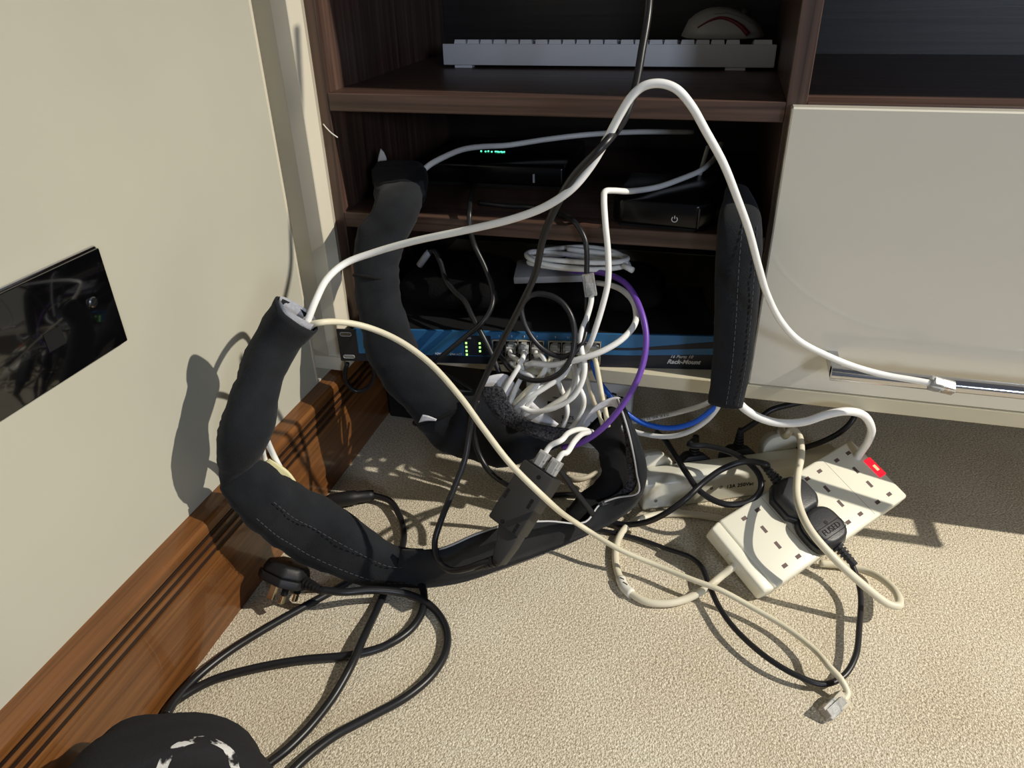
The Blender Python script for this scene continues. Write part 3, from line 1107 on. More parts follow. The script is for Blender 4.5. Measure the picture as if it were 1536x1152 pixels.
vo, *_ = strip_wall('velcro_strip', [((0.3526, -0.0950, 0.1656), (0.3600, -0.0960, 0.1672)), ((0.3625, -0.0960, 0.1339), (0.3692, -0.0970, 0.1373)), ((0.3670, -0.0990, 0.0998), (0.3746, -0.1000, 0.1018)), ((0.3705, -0.1020, 0.0721), (0.3806, -0.1020, 0.0690)), ((0.3564, -0.1060, 0.0530), (0.3645, -0.1060, 0.0486)), ((0.3381, -0.1180, 0.0462), (0.3432, -0.1200, 0.0438))], 0.003, M['velcro'], sa, 6)
vo.matrix_basis = SI

# sleeve coming down from the middle shelf
sbv = empty('cable_sleeve', 'black cable sleeve hanging from the middle shelf across the switch, lower end opened by velcro', 'cable sleeve', (0.10, -0.09, 0.05))
BI = Matrix.Translation((-0.10, 0.09, -0.05))
ST = [((0.0226, 0.0500, 0.3671), (0.0812, 0.0580, 0.3758)),
      ((0.0336, 0.0220, 0.3555), (0.0957, 0.0260, 0.3639)),
      ((0.0525, -0.0260, 0.3496), (0.1030, -0.0260, 0.3524)),
      ((0.0408, -0.0460, 0.3315), (0.0970, -0.0400, 0.3252)),
      ((0.0393, -0.0640, 0.2960), (0.0892, -0.0560, 0.2984)),
      ((0.0443, -0.0780, 0.2607), (0.0954, -0.0740, 0.2718)),
      ((0.0559, -0.0980, 0.2284), (0.1079, -0.0860, 0.2433)),
      ((0.0623, -0.1040, 0.1991), (0.1185, -0.0900, 0.2087)),
      ((0.0791, -0.1060, 0.1699), (0.1384, -0.0940, 0.1832)),
      ((0.1007, -0.1040, 0.1421), (0.1567, -0.0940, 0.1620)),
      ((0.1206, -0.1000, 0.1052), (0.1772, -0.0920, 0.1581)),
      ((0.1412, -0.0960, 0.0770), (0.1997, -0.0900, 0.1635)),
      ((0.1745, -0.0940, 0.0668), (0.2196, -0.0900, 0.1534)),
      ((0.2129, -0.0940, 0.0641), (0.2332, -0.0920, 0.1307)),
      ((0.2486, -0.0980, 0.0797), (0.2582, -0.0960, 0.1230)),
      ((0.2751, -0.1000, 0.0980), (0.2843, -0.0990, 0.1195)),
      ((0.2921, -0.1020, 0.1106), (0.2994, -0.1010, 0.1296))]
TH = [0.018, 0.020, 0.020, 0.018, 0.017, 0.018, 0.020, 0.022, 0.022, 0.023, 0.022, 0.020, 0.018, 0.016, 0.012, 0.008, 0.004]
mb, CC, LL, RR, TT = sleeve_mesh(ST, TH, 28, 7, 0.0032, 40.0)
cap(mb, 28, len(CC), first=False)
o = mb.build('tube', M['neo'], sbv, smooth=True)
o.matrix_basis = BI
mo = o.modifiers.new('thick', 'SOLIDIFY')
mo.thickness = 0.0022
mo.offset = -1
MT = [((0.0276, 0.0500, 0.3853), (0.0813, 0.0560, 0.3876)), ((0.0234, 0.0460, 0.3731), (0.0913, 0.0500, 0.3782)), ((0.0278, 0.0340, 0.3585), (0.0948, 0.0340, 0.3681)), ((0.0412, 0.0100, 0.3528), (0.0981, 0.0100, 0.3605))]
mb, *_x = sleeve_mesh(MT, [0.020, 0.023, 0.024, 0.022], 26, 6, 0.003, 70.0)
cap(mb, 26, len(_x[0]))
o = mb.build('top_collar', M['neo_in'], sbv, smooth=True)
o.matrix_basis = BI
for pts in ([((0.0265, 0.0500, 0.3771), (0.0329, 0.0510, 0.3820)), ((0.0286, 0.0510, 0.3899), (0.0396, 0.0520, 0.3901)), ((0.0333, 0.0520, 0.4034), (0.0368, 0.0530, 0.3993))],):
    o, *_y = strip_wall('lining', pts, 0.0012, M['grey_edge'], sbv, 5)
    o.matrix_basis = BI
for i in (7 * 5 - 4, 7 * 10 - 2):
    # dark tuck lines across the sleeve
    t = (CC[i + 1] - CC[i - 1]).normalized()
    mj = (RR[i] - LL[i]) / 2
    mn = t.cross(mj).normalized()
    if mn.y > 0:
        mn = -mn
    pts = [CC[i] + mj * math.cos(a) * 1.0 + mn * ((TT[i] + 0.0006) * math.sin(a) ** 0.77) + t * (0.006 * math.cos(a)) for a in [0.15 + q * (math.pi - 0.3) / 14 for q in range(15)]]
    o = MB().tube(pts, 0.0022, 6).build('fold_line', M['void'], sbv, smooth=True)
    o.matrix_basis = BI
vv, *_ = strip_wall('velcro_strip', [((0.2006, -0.1130, 0.1717), (0.2034, -0.1080, 0.1814)), ((0.2112, -0.1160, 0.1589), (0.2242, -0.1120, 0.1846)), ((0.2217, -0.1160, 0.1433), (0.2333, -0.1130, 0.1672)), ((0.2357, -0.1160, 0.1363), (0.2447, -0.1130, 0.1528)), ((0.2508, -0.1140, 0.1290), (0.2604, -0.1110, 0.1430)), ((0.2718, -0.1100, 0.1203), (0.2797, -0.1070, 0.1378)), ((0.2925, -0.1080, 0.1147), (0.3024, -0.1050, 0.1363))], 0.003, M['velcro'], sbv, 6, 0.002, 3)
vv.matrix_basis = BI
ln, *_ = strip_wall('lining', [((0.1954, -0.0960, 0.1718), (0.1996, -0.0920, 0.1842)), ((0.2075, -0.0940, 0.1686), (0.2103, -0.0900, 0.1879)), ((0.2180, -0.0920, 0.1634), (0.2240, -0.0880, 0.1885)), ((0.2273, -0.0920, 0.1520), (0.2363, -0.0880, 0.1742)), ((0.2398, -0.0920, 0.1354), (0.2514, -0.0860, 0.1571)), ((0.2562, -0.0940, 0.1260), (0.2668, -0.0880, 0.1441)), ((0.2773, -0.0960, 0.1230), (0.2859, -0.0920, 0.1328))], 0.0012, M['lining'], sbv, 6, 0.003, 8)
ln.matrix_basis = BI
ln['label'] = 'frayed white lining behind the velcro'
l3, *_ = strip_wall('lining', [((0.1253, -0.1240, 0.1318), (0.1305, -0.1220, 0.1424)), ((0.1357, -0.1240, 0.1360), (0.1383, -0.1230, 0.1422)), ((0.1465, -0.1220, 0.1363), (0.1475, -0.1220, 0.1383))], 0.0012, M['lining'], sbv, 5)
l3.matrix_basis = BI

# flat sleeve hanging at the right of the switch
scv = empty('cable_sleeve', 'flat black neoprene cable sleeve with two stitched seams hanging beside the cream drawer', 'cable sleeve', (0.465, -0.06, 0.166))
KI = Matrix.Translation((-0.465, 0.06, -0.166))
ST = [((0.4415, 0.0300, 0.3794), (0.4654, 0.0300, 0.3762)),
      ((0.4383, -0.0060, 0.3652), (0.4760, -0.0040, 0.3639)),
      ((0.4374, -0.0340, 0.3548), (0.4810, -0.0320, 0.3520)),
      ((0.4397, -0.0460, 0.3198), (0.4853, -0.0460, 0.3232)),
      ((0.4448, -0.0540, 0.2633), (0.4883, -0.0540, 0.2675)),
      ((0.4481, -0.0560, 0.2083), (0.4895, -0.0560, 0.2132)),
      ((0.4491, -0.0580, 0.1669), (0.4873, -0.0580, 0.1659))]
TH = [0.010, 0.016, 0.017, 0.015, 0.015, 0.015, 0.013]
mb, CC, LL, RR, TT = sleeve_mesh(ST, TH, 28, 8, 0.0012, 90.0, power=2.8)
cap(mb, 28, len(CC), first=False, last=False)
o = mb.build('tube', M['neo'], scv, smooth=True)
o.matrix_basis = KI
mo = o.modifiers.new('thick', 'SOLIDIFY')
mo.thickness = 0.0022
mo.offset = -1
for fr in (0.50, 0.83):
    pts = []
    for i in range(8 * 2, len(CC)):
        t = (CC[min(len(CC) - 1, i + 1)] - CC[i - 1]).normalized()
        mj = (RR[i] - LL[i]) / 2
        mn = t.cross(mj).normalized()
        if mn.y > 0:
            mn = -mn
        ca = 2 * fr - 1
        sa_ = (1 - abs(ca) ** 2.8) ** (1 / 2.8)
        pts.append(CC[i] + mj * ca + mn * (TT[i] * sa_ + 0.0012))
    st = stitches(scv, pts)
    st.matrix_basis = KI

# ================================================================== EXTENSION SOCKETS
SM = Matrix(((0.675, -0.7018, 0.2278, 0.637138), (0.7307, 0.593, -0.3382, -0.014632), (0.1023, 0.3947, 0.9131, 0.059378), (0, 0, 0, 1)))
es = empty('extension_socket', 'ivory eight way extension socket tilted on the carpet with a glowing red neon', 'extension socket', SM)
SMI = SM.inverted()
X0, X1, Y1 = -0.208, 0.0307, 0.0450
MB().box((X0 + 0.014, -Y1, -0.0215), (X1, Y1, 0.0)).build('body', M['stripw'], es, bevel=0.0035, seg=3)
MB().prism([(X0, -Y1 + 0.003), (X0 + 0.0145, -Y1), (X0 + 0.0145, Y1), (X0, Y1 - 0.003)], -0.022, -0.0006).build('end_cap', M['stripw'], es, bevel=0.003, seg=3)
MB().box((X0 - 0.0012, -0.010, -0.018), (X0 + 0.003, 0.010, -0.005)).build('cord_grip', M['stripw'], es, bevel=0.001)
pit = 0.05198
yu = 0.0320
sl = MB().box((-0.0034, -0.0021, -0.0008), (0.0034, 0.0021, 0.00015)).mesh('socket_slot')
sl.materials.append(M['slot'])
se = MB().box((-0.0021, -0.0044, -0.0008), (0.0021, 0.0044, 0.00015)).mesh('earth_slot')
se.materials.append(M['slot'])
for k in range(4):
    xk = -k * pit
    for sgn in (1, -1):
        if k == 2:
            continue
        for dx in (-0.0106, 0.0106):
            o = link('socket_slot', sl, None, es)
            o.location = (xk + dx, sgn * yu, 0)
        o = link('earth_slot', se, None, es)
        o.location = (xk, sgn * (yu - 0.0212), 0)
    if k < 3:
        MB().box((xk - pit / 2 - 0.0002, -Y1 + 0.004, -0.0004), (xk - pit / 2 + 0.0002, Y1 - 0.004, 0.00008)).build('mould_line', M['ink_g'], es)
MB().box((0.0185, -0.0115, -0.004), (0.0303, 0.0150, 0.0012)).build('neon_window', M['red_e'], es, bevel=0.0008, seg=1)
MB().box((0.0225, -0.0035, 0.0006), (0.0265, 0.0045, 0.0014)).build('neon_core', M['redhot_e'], es)
fx = [tuple(SM @ Vector((X0 + 0.002, 0.0, -0.013))), (0.4944, -0.1645, 0.0260), (0.4836, -0.1731, 0.0180), (0.4687, -0.1896, 0.0120), (0.4491, -0.2040, 0.0060), (0.4291, -0.2146, 0.0050), (0.4069, -0.2171, 0.0050), (0.3878, -0.2060, 0.0050), (0.3741, -0.1847, 0.0050), (0.3662, -0.1540, 0.0050), (0.3667, -0.1239, 0.0060), (0.3761, -0.0985, 0.0060), (0.3957, -0.0789, 0.0050), (0.4252, -0.0655, 0.0050), (0.4570, -0.0618, 0.0050), (0.4886, -0.0633, 0.0050), (0.5272, -0.0666, 0.0050)]
o = cord('flex', fx, 0.0042, M['flex_c'], es)
o.matrix_basis = SMI
o = MB().tube(spline([(0.3771, -0.1908, 0.0055), (0.3822, -0.2018, 0.0055), (0.3912, -0.2106, 0.0055)], 5), 0.0056, 12).build('tape', M['tapew'], es, smooth=True, mtx=SMI)
for q, w_ in ((((0.3767, -0.1948, 0.0113)), ((0.3813, -0.1968, 0.0113))), (((0.3811, -0.2009, 0.0113)), ((0.3858, -0.2038, 0.0113)))):
    MB().tube([q, w_], 0.0005, 5).build('pen_mark', M['ink'], es, mtx=SMI)


def plug_on_strip(name, label, k, sgn, m, rounded):
    r = SM @ Matrix.Translation((-k * pit, sgn * (0.0215 if sgn > 0 else 0.0235), 0.0003))
    if sgn < 0:
        r = r @ Matrix.Rotation(math.pi, 4, 'Z')
    return empty(name, label, 'plug', r @ Matrix.Scale(1.0, 4)), r


# plug in the upper row
p1, r1 = plug_on_strip('mains_plug', 'angular black mains plug in the upper row of the ivory extension socket', 2, 1, 'plugp', False)
uk_plug(p1, Matrix.Identity(4), 'plugp', pins=False)
i1 = (p1.matrix_world.copy()).inverted()
pts = [tuple(r1 @ Vector((0, 0.043, 0.0085))), (0.5223, -0.0628, 0.0930), (0.5007, -0.0584, 0.0910), (0.4757, -0.0676, 0.0830), (0.4549, -0.0848, 0.0720), (0.4382, -0.1046, 0.0620), (0.4178, -0.1113, 0.0420), (0.3960, -0.1068, 0.0200), (0.3726, -0.1030, 0.0080), (0.3480, -0.0990, 0.0050), (0.3227, -0.0948, 0.0050), (0.2966, -0.0893, 0.0050)]
cord('flex', pts, 0.0036, M['black_c'], p1).matrix_basis = i1

# plug in the lower row, moulded lettering
p2, r2 = plug_on_strip('mains_plug', 'rounded black mains plug with moulded FUSED lettering in the ivory extension socket', 2, -1, 'plugp', True)
cv = uk_plug(p2, Matrix.Identity(4), 'plugp', pins=False, rounded=True)
text('moulded_lettering', 'FUSED', 0.0092, Matrix.Translation((0, 0.0068, 0.0222)) @ Matrix.Rotation(math.pi, 4, 'Z'), M['ink'], p2, depth=0.0004)
fr = [(0.0150 * math.copysign(1, math.cos(a)) + 0.0035 * math.cos(a), 0.0068 + 0.0030 * math.copysign(1, math.sin(a)) + 0.0030 * math.sin(a), 0.0222) for a in [0.1 + i * 2 * math.pi / 24 for i in range(25)]]
MB().tube(fr, 0.00035, 5, caps=False).build('lettering_frame', M['ink'], p2)
i2 = p2.matrix_world.copy().inverted()
pts = [tuple(r2 @ Vector((0, 0.043, 0.0085))), (0.6206, -0.1455, 0.0240), (0.6235, -0.1681, 0.0180), (0.6174, -0.2105, 0.0150), (0.6095, -0.2483, 0.0130), (0.5960, -0.2726, 0.0100), (0.5781, -0.2845, 0.0090), (0.5541, -0.2829, 0.0120), (0.5273, -0.2700, 0.0140), (0.4995, -0.2434, 0.0140), (0.4823, -0.2152, 0.0130), (0.4704, -0.1852, 0.0140), (0.4618, -0.1584, 0.0120), (0.4497, -0.1440, 0.0100), (0.4223, -0.1316, 0.0060), (0.3907, -0.1206, 0.0040), (0.3586, -0.1163, 0.0040), (0.3304, -0.1156, 0.0040), (0.2985, -0.1195, 0.0040)]
cord('flex', pts, 0.0030, M['black_c'], p2, flat=0.8).matrix_basis = i2

# second extension socket, on its side behind the first
A2 = Vector((0.3880, -0.0650, 0.0005))
dir2 = Vector((0.1910, 0.0890, 0)).normalized()
F2 = frame(A2, dir2, (-dir2.y, dir2.x, 0))
e2 = empty('extension_socket', 'white extension socket lying on its side under the cabinet edge, printed face forward', 'extension socket', F2)
MB().prism([(0.0, 0.0), (0.034, 0.0), (0.034, 0.042), (0.010, 0.045), (0.0, 0.039)], 0.0, 0.265, axis=0).build('body', M['strip2'], e2, bevel=0.003, seg=3)
text('printed_text', '13A 250Vac', 0.0075, Matrix.Translation((0.126, -0.0003, 0.021)) @ RX, M['ink'], e2)
for xx in (0.016, 0.088, 0.101, 0.158):
    MB().lathe([(0.0022, 0), (0.0022, 0.0006)], 12).build('screw_hole', M['ink_g'], e2, mtx=Matrix.Translation((xx, 0.0002, 0.014 if xx < 0.05 else 0.022)) @ RX)


def back_plug(name, label, x, m, rounded, up=0.030):
    r = F2 @ Matrix.Translation((x, 0.0345, up)) @ Matrix(((-1, 0, 0, 0), (0, 0, 1, 0), (0, 1, 0, 0), (0, 0, 0, 1)))
    e = empty(name, label, 'plug', r)
    uk_plug(e, Matrix.Identity(4), m, pins=False, rounded=rounded, relief=(m == 'blackp'))
    return e, r


w1, rw1 = back_plug('mains_plug', 'white mains plug at the left end of the white extension socket', 0.024, 'strip2', False, 0.034)
w3, rw3 = back_plug('mains_plug', 'white rounded mains plug at the right end of the white extension socket', 0.196, 'strip2', True, 0.037)
k1, rk1 = back_plug('mains_plug', 'black mains plug with ribbed cord grip, second along the white extension socket', 0.080, 'blackp', False, 0.024)
k2, rk2 = back_plug('mains_plug', 'black mains plug with ribbed cord grip, third along the white extension socket', 0.140, 'blackp', False, 0.026)
pts = [tuple(rw3 @ Vector((0, 0.018, 0.010))), tuple(rw3 @ Vector((0, 0.030, 0.010))), (0.5464, 0.0009, 0.0940), (0.5512, -0.0016, 0.1060), (0.5580, -0.0131, 0.1060), (0.5595, -0.0444, 0.1020), (0.5538, -0.0826, 0.0960), (0.5526, -0.1217, 0.0920), (0.5624, -0.1570, 0.0860), (0.5881, -0.1762, 0.0680), (0.6204, -0.1846, 0.0450), (0.6448, -0.1878, 0.0300), (0.6553, -0.1841, 0.0270), (0.6578, -0.1629, 0.0230), (0.6493, -0.1342, 0.0140), (0.6379, -0.1194, 0.0080), (0.6198, -0.1132, 0.0060), (0.5903, -0.1159, 0.0060)]
cord('flex', pts, 0.0041, M['flex_c'], w3).matrix_basis = rw3.inverted()
pts = [tuple(rk1 @ Vector((0, 0.045, 0.009))), (0.4359, -0.0210, 0.0780), (0.4556, -0.0209, 0.0800), (0.4831, -0.0275, 0.0800), (0.5063, -0.0442, 0.0780), (0.5177, -0.0626, 0.0740), (0.5184, -0.0785, 0.0660), (0.5074, -0.0919, 0.0600), (0.4865, -0.1004, 0.0580), (0.4678, -0.0988, 0.0600), (0.4507, -0.0893, 0.0640), (0.4354, -0.0684, 0.0700), (0.4191, -0.0393, 0.0740), (0.4054, -0.0042, 0.0700), (0.3925, 0.0267, 0.0600)]
cord('flex', pts, 0.0036, M['black_c'], k1).matrix_basis = rk1.inverted()
pts = [tuple(rk2 @ Vector((0, 0.045, 0.009))), (0.5134, 0.0300, 0.0919), (0.5273, 0.0350, 0.1065), (0.5505, 0.0450, 0.1124), (0.5861, 0.0600, 0.1169), (0.6116, 0.0800, 0.1163)]
cord('flex', pts, 0.0036, M['black_c'], k2).matrix_basis = rk2.inverted()

cable('power_cable', 'black cable arching under the cabinet behind the thick white cable', [(0.5671, 0.0818, 0.0200), (0.5772, 0.0500, 0.0477), (0.5968, 0.0500, 0.0600), (0.6169, 0.0500, 0.0792), (0.6281, 0.0550, 0.0965), (0.6313, 0.0700, 0.1093), (0.6314, 0.0900, 0.1131)], 0.0036, M['black_c'])
cable('white_cable', 'thick white cable curving from the flat hanging sleeve to the tilted ivory socket', [(0.4745, -0.0580, 0.1831), (0.4835, -0.0600, 0.1675), (0.5008, -0.0600, 0.1550), (0.5253, -0.0580, 0.1476), (0.5531, -0.0540, 0.1499), (0.5762, -0.0480, 0.1590), (0.5954, -0.0420, 0.1623), (0.6164, -0.0300, 0.1535), (0.6317, -0.0180, 0.1303), (0.6356, -0.0040, 0.1032), (0.6335, 0.0080, 0.0775), (0.6306, 0.0160, 0.0515)], 0.0046, M['white_c'])

# ================================================================== LEFT PLUG AND FLEXES ON THE CARPET
PP = Vector((0.0363, -0.3038, 0.0280))
yl = Vector((0.96, -0.22, -0.06)).normalized()
F3 = frame(PP, yl.cross(Vector((0.32, 0.55, 0.77))), yl)
lp = empty('mains_plug', 'unplugged black mains plug with pins showing, lying beside the skirting board', 'plug', F3 @ Matrix.Translation((0, -0.004, 0)))
uk_plug(lp, Matrix.Identity(4), 'blackp', pins=True)
lpi = lp.matrix_world.inverted()
pts = [tuple(lp.matrix_world @ Vector((0, 0.044, 0.009))), (0.1004, -0.3022, 0.0300), (0.1282, -0.2865, 0.0240), (0.1590, -0.2750, 0.0140), (0.1861, -0.2781, 0.0070), (0.2108, -0.3000, 0.0050), (0.2213, -0.3279, 0.0050), (0.2185, -0.3571, 0.0050), (0.2032, -0.3876, 0.0050), (0.1785, -0.4154, 0.0050), (0.1550, -0.4417, 0.0050), (0.1390, -0.4703, 0.0050), (0.1328, -0.4896, 0.0050), (0.1276, -0.5073, 0.0050)]
cord('flex', pts, 0.0042, M['black_c'], lp).matrix_basis = lpi
cable('power_cable', 'black flex curving from under the loop sleeve across the carpet to the skirting board', [(0.1593, -0.2425, 0.0050), (0.1729, -0.2617, 0.0050), (0.1803, -0.2871, 0.0050), (0.1768, -0.3127, 0.0050), (0.1612, -0.3366, 0.0050), (0.1334, -0.3552, 0.0050), (0.0847, -0.3738, 0.0050), (0.0451, -0.3940, 0.0050), (0.0145, -0.4150, 0.0050), (-0.0017, -0.4358, 0.0050), (-0.0085, -0.4522, 0.0050), (-0.0035, -0.4673, 0.0050)], 0.0042, M['black_c'])
cable('power_cable', 'black flex running straight from behind the loop sleeve along the skirting board', [(0.1006, -0.2406, 0.0060), (0.0887, -0.2605, 0.0060), (0.0745, -0.2814, 0.0050), (0.0562, -0.3076, 0.0050), (0.0307, -0.3455, 0.0050), (0.0087, -0.3840, 0.0050), (-0.0028, -0.4185, 0.0060), (-0.0048, -0.4463, 0.0080), (-0.0030, -0.4603, 0.0080)], 0.0042, M['black_c'])
cable('power_cable', 'black flex running from under the loop sleeve towards the knee, crossing another', [(0.1275, -0.2523, 0.0050), (0.1303, -0.2700, 0.0050), (0.1328, -0.2967, 0.0060), (0.1377, -0.3374, 0.0120), (0.1405, -0.3741, 0.0120), (0.1366, -0.4048, 0.0060), (0.1299, -0.4378, 0.0050), (0.1209, -0.4633, 0.0050), (0.1109, -0.4817, 0.0050), (0.1024, -0.5020, 0.0050)], 0.0042, M['black_c'])
ic = empty('inline_connector', 'black inline connector with a short curved flex on the carpet behind the loop sleeve', 'connector', (0, 0, 0))
c0, c1 = Vector((-0.0012, -0.1506, 0.0120)), Vector((0.0530, -0.1230, 0.0110))
MB().tube([c0, c0.lerp(c1, 0.1), c0.lerp(c1, 0.45), c0.lerp(c1, 0.62), c0.lerp(c1, 0.66), c0.lerp(c1, 0.9), c1], [0.006, 0.0085, 0.0095, 0.009, 0.0075, 0.007, 0.0062], 16).build('connector_body', M['blackp'], ic, smooth=True)
cord('flex', [tuple(c0.lerp(c1, 0.95)), (0.0763, -0.1286, 0.0100), (0.0985, -0.1500, 0.0080), (0.1169, -0.1807, 0.0060), (0.1233, -0.2051, 0.0050), (0.1261, -0.2258, 0.0050)], 0.0040, M['black_c'], ic)

# two white cords held in the fold of the loop sleeve
wf = empty('cable_bundle', 'pair of white cables with a cream tape label in the fold of the loop sleeve', 'cable', (0.03, -0.27, 0.13))
WI = Matrix.Translation((-0.03, 0.27, -0.13))
cord('cord', [(0.0357, -0.2970, 0.2243), (0.0265, -0.2820, 0.1914), (0.0217, -0.2760, 0.1686), (0.0278, -0.2780, 0.1527), (0.0431, -0.2860, 0.1420)], 0.0030, M['white_c'], wf).matrix_basis = WI
cord('cord', [(0.0414, -0.2940, 0.2232), (0.0302, -0.2760, 0.1911), (0.0299, -0.2700, 0.1674), (0.0366, -0.2720, 0.1532), (0.0530, -0.2820, 0.1466)], 0.0030, M['white_c'], wf).matrix_basis = WI
tl, *_ = strip_wall('tape_label', [((0.0248, -0.2800, 0.1686), (0.0275, -0.2760, 0.1712)), ((0.0424, -0.2820, 0.1498), (0.0446, -0.2740, 0.1577)), ((0.0569, -0.2880, 0.1376), (0.0599, -0.2800, 0.1412))], 0.006, M['tape'], wf, 5)
tl.matrix_basis = WI

# ================================================================== POWER INJECTOR
TLp, TRp, BLp = Vector((0.2773, -0.2220, 0.1738)), Vector((0.3108, -0.2360, 0.1646)), Vector((0.2486, -0.2580, 0.1250))
xd = (TRp - TLp)
yd = (TLp - BLp)
F4 = frame((TLp + TRp) / 2, xd, yd)
wI = xd.length / 2
lI = (yd - xd.normalized() * yd.dot(xd.normalized())).length
pi_ = empty('power_injector', 'black vented power injector box leaning in the loop sleeve, two clear plugs in its top', 'power injector', F4)
MB().box((-wI, -lI, -0.030), (wI, 0, 0.0)).build('case', M['charp'], pi_, bevel=0.0022, seg=2)
MB().prism([(-wI * 0.45, -lI + 0.002), (-wI * 0.05, -lI - 0.012), (wI * 0.30, -lI - 0.030), (wI * 0.90, -lI - 0.034), (wI * 1.0, -lI - 0.012), (wI * 0.98, -lI + 0.002)], -0.026, -0.004).build('tapered_end', M['charp'], pi_, bevel=0.002, seg=2)
MB().box((-wI + 0.003, 0.0, -0.026), (wI - 0.003, 0.0012, -0.003)).build('socket_panel', M['void'], pi_)
for (xx, yy) in ((-wI + 0.004, -lI * 0.52), (-wI + 0.004, -lI * 0.60), (wI - 0.007, -lI * 0.45), (wI - 0.007, -lI * 0.53), (wI - 0.006, -lI * 0.86), (wI - 0.006, -lI * 0.94), (-wI + 0.005, -lI * 0.20)):
    MB().box((xx - 0.0016, yy - 0.0024, -0.001), (xx + 0.0016, yy + 0.0024, 0.0002)).build('vent_slot', M['void'], pi_)
for (xx, yy) in ((wI * 0.25, -lI * 0.10), (-wI * 0.15, -lI * 0.93)):
    MB().lathe([(0.0022, -0.001), (0.0022, 0.0002)], 14).build('screw_hole', M['void'], pi_, mtx=Matrix.Translation((xx, yy, 0)))


def loc4(x, y, z):
    return tuple(F4 @ Vector((x, y, z)))


axis_up = Vector(F4.col[1][:3])
axis_fr = Vector(F4.col[2][:3])
q1 = empty('ethernet_cable', 'short white cable in the left socket on top of the power injector', 'cable', (0.25, -0.2, 0.1))
pl = rj45(q1, Vector(loc4(-wI * 0.38, 0.0165, -0.014)), -axis_up, axis_fr, None, clear='frost')
pl.matrix_basis = Matrix.Translation((-0.25, 0.2, -0.1)) @ pl.matrix_basis
cord('cord', [loc4(-wI * 0.38, 0.008, -0.014), loc4(-wI * 0.38, 0.024, -0.014), (0.3098, -0.2000, 0.1855), (0.3124, -0.1750, 0.1782), (0.3189, -0.1400, 0.1614), (0.3268, -0.1050, 0.1363)], 0.0029, M['white_c'], q1).matrix_basis = Matrix.Translation((-0.25, 0.2, -0.1))
q2 = empty('ethernet_cable', 'short white cable in the right top socket of the power injector', 'cable', (0.27, -0.2, 0.1))
pl = rj45(q2, Vector(loc4(wI * 0.42, 0.0165, -0.014)), -axis_up, axis_fr, None, clear='frost')
pl.matrix_basis = Matrix.Translation((-0.27, 0.2, -0.1)) @ pl.matrix_basis
cord('cord', [loc4(wI * 0.42, 0.008, -0.014), loc4(wI * 0.42, 0.024, -0.014), (0.3169, -0.2050, 0.1755), (0.3205, -0.1850, 0.1754), (0.3229, -0.1550, 0.1650), (0.3260, -0.1200, 0.1459)], 0.0029, M['white_c'], q2).matrix_basis = Matrix.Translation((-0.27, 0.2, -0.1))

# ================================================================== LONG CABLES
pc = empty('power_cable', 'long black flex hanging down past the shelves and looping into the power injector', 'cable', (0.25, -0.15, 0.3))
PI_ = Matrix.Translation((-0.25, 0.15, -0.3))
pts = [(0.3533, -0.0500, 0.7549), (0.3552, -0.0600, 0.6884), (0.3580, -0.0800, 0.6249), (0.3590, -0.0900, 0.5872), (0.3598, -0.1000, 0.5582), (0.3587, -0.1200, 0.5322), (0.3576, -0.1450, 0.5072), (0.3538, -0.1720, 0.4885), (0.3435, -0.2170, 0.4753), (0.3220, -0.2160, 0.4519), (0.3029, -0.1980, 0.4200), (0.2855, -0.1720, 0.3810), (0.2762, -0.1620, 0.3445), (0.2597, -0.1580, 0.3072), (0.2389, -0.1560, 0.2641), (0.2209, -0.1580, 0.2235), (0.2097, -0.1640, 0.1938), (0.2052, -0.1740, 0.1615), (0.2030, -0.1880, 0.1360), (0.1960, -0.2100, 0.1111), (0.1891, -0.2380, 0.0871), (0.1870, -0.2520, 0.0712), (0.1941, -0.2640, 0.0604), (0.2099, -0.2720, 0.0574), (0.2297, -0.2760, 0.0676), (0.2457, -0.2760, 0.0784), loc4(wI * 0.60, -lI - 0.030, -0.014)]
cord('flex', pts, 0.0034, M['black_c'], pc).matrix_basis = PI_
a_, b_ = Vector(loc4(wI * 0.60, -lI - 0.030, -0.014)), Vector((0.2391, -0.2740, 0.0705))
r = MB()
for i in range(5):
    s0, s1 = i / 5, i / 5 + 0.13
    r.tube([a_.lerp(b_, s0), a_.lerp(b_, s1)], 0.0062 - 0.0004 * i, 12)
r.tube([a_, b_], 0.0046, 10)
r.build('strain_relief', M['blackp'], pc).matrix_basis = PI_

